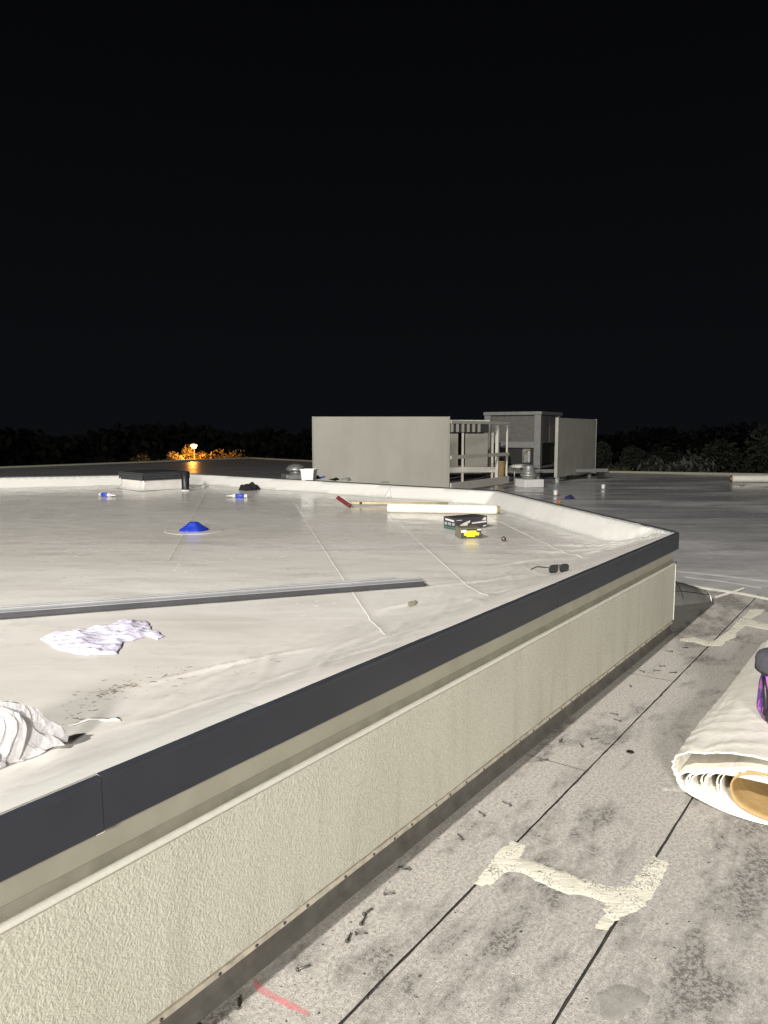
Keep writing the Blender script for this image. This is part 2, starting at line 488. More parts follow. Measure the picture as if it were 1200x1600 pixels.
# ------------------------------------------------------------------ setting: ground, lower roof
g = mesh('ground', [(-600, -300, -5), (600, -300, -5), (600, 900, -5), (-600, 900, -5)], [(0, 1, 2, 3)], M['dirt'])
tag(g, kind='structure')
edge_px = [(-260, 741), (392, 716), (490, 721), (935, 737.5), (1420, 746)]
rim = [at(x, y, 0) for x, y in edge_px]
poly = [Vector((-26, 24)), *[Vector((p.x, p.y)) for p in rim], Vector((21, -16)), Vector((-14, -16)), Vector((-26, -4))]
lower = sheet('lower_roof', [(p.x, p.y) for p in poly], 2.2, lambda x, y, e: -.010, M['wet'], smooth=False)
tag(lower, kind='structure')
# body of the building under the lower roof
V = [(p.x, p.y, -.02) for p in poly] + [(p.x, p.y, -5) for p in poly]; n_ = len(poly)
bw = mesh('building_wall', V, [(i, (i+1) % n_, (i+1) % n_+n_, i+n_) for i in range(n_)] + [tuple(range(n_))], M['stucco'])
tag(bw, 'stucco outer wall of the building under the lower roof', 'wall')
# low pale edge metal along the far rim
for a, b in zip(rim[:-1], rim[1:]):
    v = (b-a); L = v.length; ang = math.atan2(v.y, v.x)
    o = box('roof_edge_metal', (0, -.10, -.02), (L, .06, .055), M['ledge'], lower, .01)
    o.location = (a.x, a.y, 0); o.rotation_euler = (0, 0, ang)

# granule cap sheets beside the stucco wall (each laid length is a piece)
def capsheet(s0, s1, n0, n1, seed=0, lift=0.0):
    root_to = lower
    step = .035
    top = []; bot = []
    m = int((s1-s0)/step)
    for k in range(m+1):
        s = s0 + (s1-s0)*k/m
        top.append((s, -(n0 + .0026*fbm((s*9, 1.3+seed, n0), 4) + (.012*max(0, fbm((s*24, 4, n0))-.25) if -1.6 < s < .0 and .2 < n0 < .5 else 0))))
        bot.append((s, -(n1 + .0024*fbm((s*9, 7.7+seed, n1), 4))))
    V = []; Fc = []
    for (a, b) in zip(top, bot):
        for (s, y) in (a, b):
            V.append((s, y, .0 + lift)); V.append((s, y, -.0095))
    for k in range(m):
        i = k*4; j = i+4
        Fc += [(i, i+2, j+2, j), (i, j, j+1, i+1), (i+2, i+3, j+3, j+2)]
    Fc += [(0, 1, 3, 2), (m*4, m*4+2, m*4+3, m*4+1)]
    o = mesh('cap_sheet', V, Fc, M['cap'], lower)
    o.data.materials.append(M['under'])
    for pl in o.data.polygons:
        if pl.index >= 3*m or pl.index % 3: pl.material_index = 1
    bm = bmesh.new(); bm.from_mesh(o.data); bmesh.ops.recalc_face_normals(bm, faces=bm.faces); bm.to_mesh(o.data); bm.free()
    o.location = (P1.x, P1.y, 0); o.rotation_euler = (0, 0, WANG)
    return o
for k, (a, b) in enumerate(((-8.5, -4.62), (-4.612, -2.62), (-2.614, -1.16), (-1.152, .10), (.108, 1.82))):
    capsheet(a, b, -.06 if b < .05 else -.62, .300, k)
for k, (a, b) in enumerate(((-8.5, -3.42), (-3.412, .02), (.028, 1.78))):
    capsheet(a, b, .3085, .742, 10+k)
for k, (a, b) in enumerate(((-8.5, -.55), (-.542, 1.74))):
    capsheet(a, b, .7505, 1.72, 20+k)
capsheet(-8.5, 1.70, 1.728, 2.7, 30); capsheet(-8.5, 1.66, 2.708, 3.7, 31)
# bitumen bed seen in the joints
o = mesh('bitumen_bed', [(-8.6, .62, -.0065), (1.80, .62, -.0065), (1.6, -3.7, -.0065), (-8.6, -3.7, -.0065)][::-1], [(0, 1, 2, 3)], M['under'], lower)
o.location = (P1.x, P1.y, 0); o.rotation_euler = (0, 0, WANG)

def px_poly(pts, z=0.0): return [at(x, y, z).to_2d() for x, y in pts]
def patch(name, px, mat, z=0.0, h=.0035, sp=.02, jit=.009, freq=46, seed=0, parent=lower, rough=.5):
    pl = densify(px_poly(px, z), .007, jit, freq, seed)
    def zf(x, y, e): return z + h*min(1, e/.012+.15)*(1 + rough*fbm((x*60, y*60, seed))) + .0006
    return sheet(name, pl, sp, zf, mat, parent)
# cream sealant over the lap joints
patch('sealant_patch', [(741, 1381), (764, 1352), (778, 1330), (803, 1314), (822, 1322), (812, 1341), (850, 1352), (905, 1372), (960, 1386), (985, 1384), (1000, 1364), (1020, 1338),
     (1046, 1347), (1030, 1385), (1003, 1422), (968, 1434), (950, 1452), (928, 1450), (945, 1428), (946, 1410), (915, 1400), (880, 1397), (850, 1382), (812, 1362), (790, 1363), (768, 1384)], M['seal'], seed=1)
patch('sealant_patch', [(1062, 998), (1085, 996), (1110, 1003), (1118, 1000), (1140, 985), (1150, 972), (1166, 960), (1172, 952), (1196, 952), (1188, 960), (1172, 968), (1200, 975), (1240, 984),
     (1240, 993), (1195, 984), (1165, 978), (1152, 988), (1150, 996), (1135, 1002), (1128, 1010), (1104, 1010), (1085, 1004), (1062, 1002)], M['seal'], seed=2, h=.004)
patch('sealant_line', [(1058, 911.5), (1100, 917), (1160, 926), (1215, 937), (1330, 956), (1330, 961), (1215, 941), (1160, 930), (1100, 921), (1058, 914.5)], M['glint_trim'], seed=3, h=.006, sp=.05, jit=.008)
patch('sealant_line', [(1116, 932), (1140, 925), (1161, 918), (1164, 920), (1142, 928), (1118, 935)], M['glint_trim'], seed=4, h=.005, sp=.04, jit=.004)
M['paleseam'] = plain('pale_coating_seam', (.58, .565, .545), .55, 0, .12, 9)
patch('coating_seam', [(985, 889), (1060, 892), (1130, 899), (1230, 911), (1230, 914), (1130, 901.5), (1060, 894), (985, 890.5)], M['paleseam'], z=-.0095, seed=14, h=.003, sp=.08, jit=.012)
patch('coating_seam', [(1070, 901), (1130, 908), (1190, 918), (1188, 920), (1130, 910), (1070, 903)], M['paleseam'], z=-.0095, seed=15, h=.003, sp=.08, jit=.01)
patch('spray_mark', [(394, 1532), (400, 1529), (408, 1540), (430, 1553), (455, 1566), (484, 1581), (480, 1588), (452, 1576), (424, 1562), (400, 1548)], M['spray'], h=.0004, seed=5, jit=.004)
patch('cap_sheet_patch', [(1022, 1226), (1030, 1214), (1050, 1192), (1072, 1170), (1080, 1152), (1097, 1141), (1125, 1143), (1140, 1200), (1100, 1240), (1042, 1236), (1032, 1237)], M['cap'], h=.005, seed=6, jit=.003, rough=.1)
patch('tar_smear', [(285, 1600), (278, 1585), (290, 1577), (300, 1590), (312, 1598), (330, 1640), (290, 1640)], M['under'], h=.003, seed=7)

# ------------------------------------------------------------------ upper roof membrane
edges = [(P0, P1, 'near'), (P1, P2, 'far'), (P2, P3, 'far'), (P3, P4, 'far'), (P4, P5, 'far'), (P5, P6, 'far'), (P6, P0, 'far')]
def sst(a, b, x):
    t = max(0, min(1, (x-a)/(b-a))); return t*t*(3-2*t)
inw = []
for a, b, k in edges:
    v = (b-a).normalized(); inw.append((a, Vector((-v.y, v.x)), v, k))
_r = random.Random(21)
creases = []
for _ in range(58):
    a_ = _r.choice((-1, 1, 1, 1))*R(_r.uniform(8, 40))
    creases.append((_r.uniform(-5.0, .1), _r.uniform(.14, .85), math.cos(a_), math.sin(a_), _r.uniform(.10, .45), _r.uniform(.002, .008), _r.uniform(.014, .034), _r.uniform(-.4, .4)))
def crease_z(s, t):
    z = 0.0
    for cs, ct, ca, sa, L, h, w, bend in creases:
        ds, dt = s-cs, t-ct
        u = ds*ca + dt*sa
        if abs(u) > L: continue
        v = -ds*sa + dt*ca + bend*u*u
        if abs(v) > w*3: continue
        k = 1-(u/L)**2
        z += h*k*(1.0-abs(v)/w if abs(v) < w else 0.0)*1.25
    return z
def roof_z(x, y, smooth_only=False):
    p = Vector((x, y))
    z = ZR; near = 9; tn = 9
    for a, nn, v, k in inw:
        t = (p-a).dot(nn)
        if t > 1.2: continue
        if k == 'near':
            zz = ZP - (ZP-ZR)*(.5*sst(.03, .45, t)+.5*max(0, min(1, (t-.02)/.66))); tn = t
        else:
            zz = ZP - (ZP-ZR)*max(0, min(1, (t-.075)/.14))
        z = max(z, zz); near = min(near, t)
    if smooth_only: return z
    s, n = wl((x, y))
    far = max(0, min(1, (near-.02)/.08))
    # broad ponding waves and buckles of loose sheet
    z += far*.0045*noise.noise(Vector((x*1.1, y*1.3, 3)))
    z += far*.0016*fbm((x*3.2+y*.8, y*4.5, 9), 3)
    # folds along the near edge, running slightly across it
    w = max(0, 1-abs(tn-.42)/.62) if tn < 1.05 else 0
    if w > 0:
        q = (n*1.0 + s*.40 + .06*noise.noise(Vector((s*1.3, n*2, 1))))
        r = 1-abs(noise.noise(Vector((q*11, s*.55, 4))))*2
        z += .015*w*max(0, r-.40)*(.5+.5*noise.noise(Vector((s*1.1, 7, 0)))) * min(1, max(0, (tn-.06)/.12))
        z += .006*w*noise.noise(Vector((q*21, s*1.2, 8)))*min(1, max(0, (tn-.05)/.1))
    if tn < 1.1: z += crease_z(s, tn)*min(1, max(0, (tn-.05)/.1))
    if near < .5 and tn > .3:
        w2 = max(0, 1-abs(near-.2)/.25)
        z += .007*w2*noise.noise(Vector((x*2.6, y*2.6, 2)))*far
        z += .010*w2*max(0, .32-abs(noise.noise(Vector((x*5+y*2, y*4-x*2, 5)))))*far
    # gathered corner by the far end of the stucco wall
    dc = (p - P1 - Vector((-.25, .1))).length
    if dc < 1.0:
        q = math.atan2(y-P1.y-.02, x-P1.x+.02)
        z += .020*(1-dc)*max(0, math.sin(q*17+2*noise.noise(Vector((dc*5, q*2, 0)))))*far
    return z
upper = bpy.data.objects.new('upper_roof', None); link(upper); tag(upper, kind='structure')
seams = [((-1.33, 4.195), (-2.136, 8.316)), ((0.0, 3.139), (-1.25, 9.919)), ((.519, 4.059), (.056, 7.992)), ((1.369, 5.296), (1.164, 7.415))]
bm = bmesh.new()
ts = [0.0]
while ts[-1] < 17:
    t = ts[-1]; ts.append(t + (.014 if t < 1.1 else .028 if t < 3 else .05 if t < 9 else .07))
ss = [-8.6]
while ss[-1] < 5.5:
    s = ss[-1]; ss.append(s + (.09 if s < -5.4 else .024 if s < .3 else .05))
rows = []
for t in ts:
    rows.append([bm.verts.new((P1.x + D.x*s - N.x*t, P1.y + D.y*s - N.y*t, 0)) for s in ss])
def keep(x, y): return x > -9.5 and y < 14.2
for r0, r1 in zip(rows[:-1], rows[1:]):
    for k in range(len(ss)-1):
        c = r0[k].co
        if not keep(c.x, c.y): continue
        if any((c.xy-a).dot(nn) < -.15 for a, nn, v, kk in inw[1:]): continue
        bm.faces.new((r0[k], r0[k+1], r1[k+1], r1[k]))
bmesh.ops.delete(bm, geom=[v for v in bm.verts if not v.link_faces], context='VERTS')
for a, nn, v, k in inw[1:]:
    bmesh.ops.bisect_plane(bm, geom=bm.verts[:]+bm.edges[:]+bm.faces[:], dist=1e-5, plane_co=(a.x, a.y, 0), plane_no=(-nn.x, -nn.y, 0), clear_outer=True)
sn = []
for a, b in seams:
    a, b = Vector(a), Vector(b); v = (b-a).normalized(); nn = Vector((v.y, -v.x)); sn.append((a, nn, v))
    bmesh.ops.bisect_plane(bm, geom=bm.verts[:]+bm.edges[:]+bm.faces[:], dist=1e-5, plane_co=(a.x, a.y, 0), plane_no=(nn.x, nn.y, 0))
for a, nn, v, k in inw[:5]:
    if k != 'near':
        for w_ in (.075, .215):
            bmesh.ops.bisect_plane(bm, geom=bm.verts[:]+bm.edges[:]+bm.faces[:], dist=1e-5, plane_co=(a.x+nn.x*w_, a.y+nn.y*w_, 0), plane_no=(nn.x, nn.y, 0))
    w_ = .56 if k == 'near' else .30
    bmesh.ops.bisect_plane(bm, geom=bm.verts[:]+bm.edges[:]+bm.faces[:], dist=1e-5, plane_co=(a.x+nn.x*w_, a.y+nn.y*w_, 0), plane_no=(nn.x, nn.y, 0))
for v in bm.verts: v.co.z = roof_z(v.co.x, v.co.y)
bm.verts.index_update(); bm.faces.ensure_lookup_table()
def side(c):
    for i, (a, nn, v, k) in enumerate(inw[:5]):
        if k != 'near' and (c.xy-a).dot(nn) < .30: return 50+i
    return sum(1 for a, nn, v in sn if (c.xy-a).dot(nn) > 0)
groups = {}
for f in bm.faces: groups.setdefault(side(f.calc_center_median()), []).append([v.index for v in f.verts])
co = [v.co.copy() for v in bm.verts]; bm.free()
for k in sorted(groups):
    used = {}; V = []; Fc = []
    for f in groups[k]:
        q = []
        for i in f:
            if i not in used: used[i] = len(V); V.append(co[i])
            q.append(used[i])
        Fc.append(tuple(q))
    o = mesh('membrane_sheet' if k < 50 else 'flashing_sheet', V, Fc, M['memb' if k < 50 else 'flash'], upper, True)
# welded laps between the sheets
for i, (a, nn, v) in enumerate(sn):
    pts = []
    t = -4.0 if i else 1.0
    while t < 9:
        p = a + v*t
        if all((p-aa).dot(n2) > (.34 if k == 'near' else .28) for aa, n2, v2, k in inw): pts.append(p)
        t += .04
    V = []; Fc = []
    for j, p in enumerate(pts):
        w = .004*noise.noise(Vector((j*.09, i*5, 0))); rag = .0035*max(0, noise.noise(Vector((j*.31, i*9, 3))))
        for off, h in ((-.045, .0003), (-.030, .0009), (-.004, .0012), (.001, .0026+rag), (.004, .0020), (.0052, -.002)):
            q = p - nn*(off+w)
            V.append((q.x, q.y, roof_z(q.x, q.y)+h))
        if j:
            b0 = (j-1)*6; b1 = j*6
            for c in range(5): Fc.append((b0+c, b0+c+1, b1+c+1, b1+c))
    mesh('lap_seam', V, Fc, M['memb'], upper, True)
# white cut strip of membrane on the parapet top, lower left of the view
V = []; Fc = []
for j in range(60):
    s = -6.2 + j*.032
    for c, (n, h) in enumerate(((-.012, .003), (-.06, .0045), (-.098, .006), (-.106, .004), (-.109, -.004))):
        p = W(s, n + .002*noise.noise(Vector((s*4, 0, 0)))); V.append((p.x, p.y, roof_z(p.x, p.y, True) + h))
    if j:
        for c in range(4): Fc.append(((j-1)*5+c, j*5+c, j*5+c+1, (j-1)*5+c+1)[::-1])
mesh('cover_strip', V, Fc, M['flash'], upper, True)

# ------------------------------------------------------------------ stucco parapet wall (front) and the three behind
fw = thing('parapet_wall', 'textured cream stucco parapet wall with dark grey metal coping across the foreground', 'wall', (P1.x, P1.y, 0), WANG)
# local axes: x along the wall (negative toward the camera's left), y inward, z up
core = box('wall_core', (-9.5, .0465, -.01), (-.02, .075, .60), M['base'], fw)
box('fascia_band', (-9.5, .022, .40), (-.014, .046, .737), M['fascia'], fw)
# stucco slab with slightly rounded, uneven edges
def strip_prism(name, prof, s0, s1, step, mat, parent, wob=0.0, seed=0, smooth=False):
    m = max(1, int((s1-s0)/step)); k = len(prof); V = []; Fc = []
    for i in range(m+1):
        s = s0+(s1-s0)*i/m
        for j, (y, z) in enumerate(prof):
            V.append((s, y + wob*noise.noise(Vector((s*2.3, j*.6, seed))), z + wob*noise.noise(Vector((s*2.9, j*.6+9, seed)))))
    for i in range(m):
        for j in range(k):
            a = i*k+j; b = i*k+(j+1) % k
            Fc.append((a, b, b+k, a+k))
    Fc.append(tuple(range(k))[::-1]); Fc.append(tuple(range(m*k, (m+1)*k)))
    o = mesh(name, V, Fc, mat, parent)
    bmm = bmesh.new(); bmm.from_mesh(o.data); bmesh.ops.recalc_face_normals(bmm, faces=bmm.faces); bmm.to_mesh(o.data); bmm.free()
    if smooth:
        for p in o.data.polygons: p.use_smooth = len(p.vertices) == 4
    return o
st = strip_prism('stucco_panel', [(.044, .092), (.006, .090), (0, .096), (0, .520), (.008, .527), (.044, .527)], -9.5, 0, .05, M['stucco'], fw, .0022)
strip_prism('lip_highlight', [(-.005, .517), (-.008, .526), (-.005, .534), (.003, .5365), (.010, .532), (.010, .5275), (.0, .5275)], -9.5, .002, .05, M['glint_trim'], fw, .0016, 3, True)  # light caught on the slab's top lip, put into a cream colour
strip_prism('ledge_shade_drab', [(.010, .529), (.012, .534), (.0205, .556), (.0215, .556), (.0215, .529)], -9.5, -.004, .06, M['ledge'], fw, .0012, 5)  # dark strip over the lip: ledge shade put into the colour
strip_prism('corner_bead', [(-.003, .094), (-.003, .519), (.012, .519), (.012, .094)], -.004, .004, .1, M['glint_trim'], fw)
strip_prism('base_flashing', [(.014, .066), (.012, .016), (-.008, .002), (-.008, -.008), (.045, -.008), (.045, .066)], -9.5, -.018, .05, M['base'], fw, .003, 8)
strip_prism('termination_bar', [(.0405, .0665), (.004, .067), (.002, .070), (.004, .0845), (.0405, .085)], -9.5, -.018, .06, M['bar'], fw, .0014, 9)
bm = bmesh.new(); bmesh.ops.create_uvsphere(bm, u_segments=8, v_segments=5, radius=.0048)
sc_me = bpy.data.meshes.new('bar_screw'); bm.to_mesh(sc_me); bm.free(); sc_me.materials.append(M['steel'])
s = -5.3
while s < -.1:
    o = bpy.data.objects.new('bar_screw', sc_me); link(o, fw); o.location = (s, .0022, .076 + random.uniform(-.002, .002))
    s += random.uniform(.10, .19)
# coping in sections: face, bottom drip, top return
def coping_piece(s0, s1, dz=0.0, dy=0.0):
    pr = [(-.012, .632), (-.0135, .634), (-.0105, .742), (-.0115, .753), (-.0095, .7565), (.006, .7575), (.006, .7545), (-.0085, .7530), (-.0085, .642), (.004, .634), (.004, .6315)]
    o = strip_prism('coping', [(y+dy, z+dz) for y, z in pr], s0, s1, .12, M['coping'], fw, .0016, s0)
    return o
coping_piece(-9.5, -4.8092, -.003, .0006)
coping_piece(-4.808, -2.28); coping_piece(-2.277, .012, .0006, -.0006)
box('coping_splice', (-4.86, -.0065, .6325), (-4.77, -.004, .750), M['coping'], fw)
box('splice_tab', (-4.824, -.0075, .6245), (-4.804, -.0068, .640), M['glint_trim'], fw)
box('coping_end_cap', (.0125, -.0125, .632), (.0155, .05, .757), M['coping'], fw)
box('coping_backing', (-9.5, -.003, .650), (-.0, .021, .742), M['base'], fw)

def back_wall(a, b, label):
    v = b-a; L = v.length; ang = math.atan2(v.y, v.x)
    t = thing('parapet_wall', label, 'wall', (a.x, a.y, 0), ang)
    # local: x along, y inward
    box('stucco_panel', (0.02, .012, .0), (L-.02, .06, .53), M['stucco'], t)
    box('fascia_band', (0.02, .02, .53), (L-.02, .06, .742), M['fascia'], t)
    box('coping', (.017, -.008, .64), (L, .0, .764), M['coping'], t)
    box('coping_lip', (.017, .0005, .7585), (L, .014, .764), M['coping'], t)
    return t
back_wall(P1, P2, 'parapet with dark edge strip and white lining running back from the stucco corner')
back_wall(P2, P3, 'low parapet along the back of the white roof below the big screen panel')
back_wall(P3, P4, 'low parapet behind the skylight at the far left of the white roof')
back_wall(P4, P5, 'low parapet running out of view at the left edge of the white roof')

# ------------------------------------------------------------------ things on the white roof
def on_roof(px, py, z=ZR):
    p = at(px, py, z); p.z = roof_z(p.x, p.y); return p

# skylight on its wrapped curb
c0 = at(224, 766.5, ZR); yaw = R(45)
sk = thing('skylight', 'dark grey framed skylight on a white membrane curb at the back left', 'skylight', (c0.x, c0.y, ZR), yaw)
S1, S2 = .76, .72      # side lengths to the right and to the left
o = mesh('curb', [], [], M['memb'], sk); 
V = []; Fc = []
ring = []
def rect_ring(g, z, jit=0.0):
    pts = []
    cs = [(-g, -g), (S1+g, -g), (S1+g, S2+g), (-g, S2+g)]
    for i in range(4):
        a, b = Vector(cs[i]), Vector(cs[(i+1) % 4])
        for k in range(24):
            p = a.lerp(b, k/24)
            h = jit*noise.noise(Vector((p.x*9, p.y*9, z*20)))
            pts.append((p.x+h, p.y+h, z))
    return pts
lv = [(.10, .004, .01), (.045, .012, .016), (.012, .05, .012), (.002, .10, .010), (0, .15, .004)]
for g_, z_, j_ in lv: V += rect_ring(g_, z_, j_)
for i in range(len(lv)-1):
    for k in range(96): Fc.append((i*96+k, i*96+(k+1) % 96, (i+1)*96+(k+1) % 96, (i+1)*96+k))
bpy.data.objects.remove(o)
mesh('curb', V, Fc, M['memb'], sk, True)
fr = box('frame', (-.012, -.012, .15), (S1+.012, S2+.012, .175), M['dark_metal'], sk, .004)
for k, (g_, z0, z1) in enumerate(((.022, .178, .212), (.030, .214, .25), (.024, .252, .272))):
    box('frame_rib', (-g_, -g_, z0), (S1+g_, S2+g_, z1), M['dark_metal'], fr, .006)
for (x, y) in ((-.034, -.034), (S1+.012, -.034), (-.034, S2+.012)):
    box('corner_clip', (x, y, .16), (x+.022, y+.022, .262), M['dark_metal'], fr, .003)
gl = MT('skylight_acrylic'); gl.base((.05, .052, .058)); gl.rough(.15)
bm = bmesh.new(); n = 14
vv = [[bm.verts.new((S1*i/n, S2*j/n, .273 + .018*math.sin(math.pi*i/n)**.6*math.sin(math.pi*j/n)**.6)) for j in range(n+1)] for i in range(n+1)]
for i in range(n):
    for j in range(n): bm.faces.new((vv[i][j], vv[i+1][j], vv[i+1][j+1], vv[i][j+1]))
from_bm('dome', bm, gl.m, sk, True)

p = at(290, 767, ZR)
vp = thing('vent_pipe', 'short black vent pipe standing at the right end of the skylight', 'pipe', (p.x, p.y, ZR))
lathe('pipe', [(.058, -.005), (.060, .02), (.058, .04), (.058, .30), (.046, .30), (.046, .26), (0, .26)], M['black'], vp)
lathe('boot', [(.085, .001), (.075, .006), (.064, .012), (.0605, .02), (.058, .02)], M['memb'], vp)

def rumple(name, label, cat, px, z, mat, amp, sp, seed, lift=.0, dome=0.0, group=None, thick=.002, fr=(6, 22), nd=6, jit=.01, smooth=True, edge=.03):
    pl = densify(px_poly(px, z), sp, jit, 18, seed)
    rnd = random.Random(seed); dirs = rand_dirs(nd, fr[0], fr[1], amp, rnd)
    cx = sum(p[0] for p in pl)/len(pl); cy = sum(p[1] for p in pl)/len(pl)
    bz = roof_z(cx, cy) if z > .3 else z
    def zf(x, y, e):
        k = min(1, e/edge)
        b = (roof_z(x, y) if z > .3 else z)
        xx = x+.03*fbm((x*8, y*8, seed)); yy = y+.03*fbm((x*8, y*8, seed+9))
        return b + thick + .0015 + lift*k + k*max(0, fold(xx, yy, dirs)+amp*.8) + dome*k*min(1, e/.12)
    o = sheet(name, pl, sp, zf, mat, None, thick, smooth, Vector((cx, cy, bz)))
    o.location = (cx, cy, bz)
    return tag(o, label, cat, group)

rumple('black_cloth', 'crumpled black cloth lying on the white roof near the back parapet', 'cloth', [(372, 765.3), (380, 763.8), (392, 763.2), (404, 763.2), (407, 764.6), (400, 766), (384, 767)], ZR, M['blackcloth'], .03, .015, 3, .01, .035, fr=(8, 26))
rumple('rag', 'rumpled white and lavender rag spread on the roof below the long metal strip', 'rag',
       [(64, 998), (85, 987), (110, 988), (150, 980), (173, 977), (187, 972), (230, 971), (238, 985), (258, 995), (247, 1000), (230, 995), (193, 1005), (185, 1022), (133, 1025), (103, 1019), (82, 1012)],
       ZR, M['rag'], .0075, .008, 11, .004, .004, fr=(9, 45), nd=10, jit=.008)
# crumpled clear-white plastic sheeting at the left edge
def plastic_sheeting():
    c = at(-58, 1216, ZR); cz = roof_z(c.x, c.y)
    U, Vn = 132, 16
    V = []; Fc = []
    for j in range(Vn+1):
        v = j/Vn
        for i in range(U):
            u = 2*math.pi*i/U
            tri = abs(((u*9/(2*math.pi) + 2.1*noise.noise(Vector((math.cos(u)*1.4, math.sin(u)*1.4, v*.8)))) % 1.0)*2-1)*2-1
            tri2 = abs(((u*27/(2*math.pi) + 1.7*noise.noise(Vector((math.cos(u)*2, math.sin(u)*2, 5+v*1.5)))) % 1.0)*2-1)*2-1
            r = (1-v)**.62*(1 + .22*tri + .10*tri2 + .40*noise.noise(Vector((math.cos(u)*1.2, math.sin(u)*1.2, 9))))
            x = .175*r*math.cos(u) + .055*v; y = .095*r*math.sin(u) + .01*v
            z = .175*v**.8*(1 + .22*tri*(1-v)) + .012*tri*(1-v)
            wx, wy = c.x+x*.9+y*.3, c.y+y+x*.45
            V.append((wx-c.x, wy-c.y, max(z, .0)+roof_z(wx, wy)*(1-v)+cz*v-cz+.003))
    for j in range(Vn):
        for i in range(U): a = j*U+i; b = j*U+(i+1) % U; Fc.append((a, b, b+U, a+U))
    o = mesh('plastic_sheeting', V, Fc, M['plastic'])
    o.location = (c.x, c.y, cz)
    tag(o, 'crumpled white plastic sheeting at the left edge by the coping', 'plastic sheet')
plastic_sheeting()

# sealant tubes
def caulk_tube(px, py, yaw, label):
    p = at(px, py, ZR); z = roof_z(p.x, p.y)
    t = thing('sealant_tube', label, 'tube', (p.x, p.y, z+.002), yaw, 'blue and white sealant tubes')
    r = .026
    tube('barrel', [(-.10, 0, r), (.10, 0, r)], r, M['white'], t, 16)
    tube('label_band', [(-.065, 0, r), (.06, 0, r)], r*1.012, M['blue'], t, 16)
    tube('nozzle', [(.10, 0, r), (.115, 0, r), (.20, 0, r*.9)], [.012, .010, .004], M['white'], t, 10)
    tube('plunger_rim', [(-.108, 0, r), (-.098, 0, r)], r*1.05, M['white'], t, 16)
caulk_tube(375, 778, R(172), 'blue and white sealant tube lying below the black cloth')
caulk_tube(165, 776, R(-28), 'white sealant tube with blue band lying below the skylight\'s left corner')

# white tub with blue brush
p = at(483, 765.5, ZR)
b = thing('tub', 'square white plastic tub standing against the back parapet', 'tub', (p.x, p.y, roof_z(p.x, p.y)), R(-12))
bm = bmesh.new(); vv = box_bm(bm, (-.105, -.10, 0), (.105, .10, .17), .012, 3)
for v in bm.verts:
    k = .88+.12*v.co.z/.17; v.co.x *= k; v.co.y *= k
bmesh.ops.delete(bm, geom=[f for f in bm.faces if f.normal.z > .9 and f.calc_area() > .01], context='FACES')
from_bm('body', bm, M['white'], b)
for z in (.11, .14): box('rib', (-.108, -.103, z), (.108, .103, z+.008), M['white'], b, .003)
rim_bm = bmesh.new()
for lo, hi in (((-.114, -.109, .158), (.114, -.100, .176)), ((-.114, .100, .158), (.114, .109, .176)), ((-.114, -.0995, .158), (-.105, .0995, .176)), ((.105, -.0995, .158), (.114, .0995, .176))): box_bm(rim_bm, lo, hi, .003)
from_bm('rim', rim_bm, M['white'], b)
box('contents', (-.095, -.09, .10), (.095, .09, .12), M['print_w'], b)
p = at(499, 763, ZR)
b = thing('brush', 'small blue handled brush lying to the right of the white tub', 'brush', (p.x, p.y, roof_z(p.x, p.y)), R(25))
tube('handle', [(-.02, 0, .02), (.05, 0, .024), (.10, 0, .035)], [.012, .014, .010], M['blue'], b)
box('bristle_head', (-.085, -.02, .001), (-.018, .02, .036), M['white'], b, .006)
p = at(497, 757, ZR); 
rumple('glove', 'dark navy glove slumped behind the blue brush', 'glove', [(492, 764), (493, 762.3), (500, 762), (501.5, 763.6)], ZR, M['navy'], .01, .02, 23, .03, .06)

# packaging scraps
rumple('wrapper', 'clear plastic wrapper lying on the roof right of the blue brush', 'wrapper', [(532, 766), (532, 763), (547, 762), (549, 766), (541, 768)], ZR, M['plastic'], .006, .02, 31, .01)
rumple('twisted_strap', 'dark twisted strap scrap lying beside the clear wrapper', 'scrap', [(513, 763.5), (520, 764.5), (529, 762.5), (531, 764.5), (524, 767), (519, 766)], ZR, M['black'], .012, .02, 32, .006)
rumple('membrane_scrap', 'narrow grey membrane scrap below the clear wrapper', 'scrap', [(594, 769.5), (608, 769), (608, 770.2), (595, 771)], ZR, M['strip_top'], .004, .02, 33, .003)
rumple('membrane_scrap', 'short curled membrane scrap behind the wooden handle', 'scrap', [(601, 777), (610, 776), (611, 778), (603, 779)], ZR, M['white'], .003, .02, 34, .003)
rumple('membrane_scrap', 'white membrane scrap lying right of the black vent pipe', 'scrap', [(313, 760), (318, 757), (325, 758), (327, 760), (318, 762)], ZR, M['white'], .008, .02, 35, .01)
rumple('membrane_scrap', 'long thin white membrane sliver near the crumpled plastic', 'scrap', [(106, 1138), (130, 1132), (160, 1129), (184, 1131), (186, 1135), (160, 1134), (132, 1137)], ZR, M['white'], .004, .012, 36, .004)
rumple('dried_glue', 'small grey blob of dried glue right of the metal strip end', 'scrap', [(636, 945), (642, 941), (650, 939), (652, 943), (645, 948), (638, 949)], ZR, M['ledge'], .004, .01, 37, .003)

# blue coated drain cone with its membrane target patch
p = at(303, 829, ZR); zc = roof_z(p.x, p.y)
dr = thing('drain_cone', 'bright blue coated cone flashing on the middle of the white roof', 'drain cover', (p.x, p.y, zc))
lathe('target_patch', [(.27, -.004), (.265, .0015), (.25, .0022), (.12, .004), (0, .005)], M['memb'], dr, 40, True, .06)
lathe('cone', [(.135, .004), (.128, .014), (.100, .030), (.070, .052), (.046, .074), (.036, .080), (.030, .074), (0, .070)], M['bluecap'], dr, 32, True, .10)

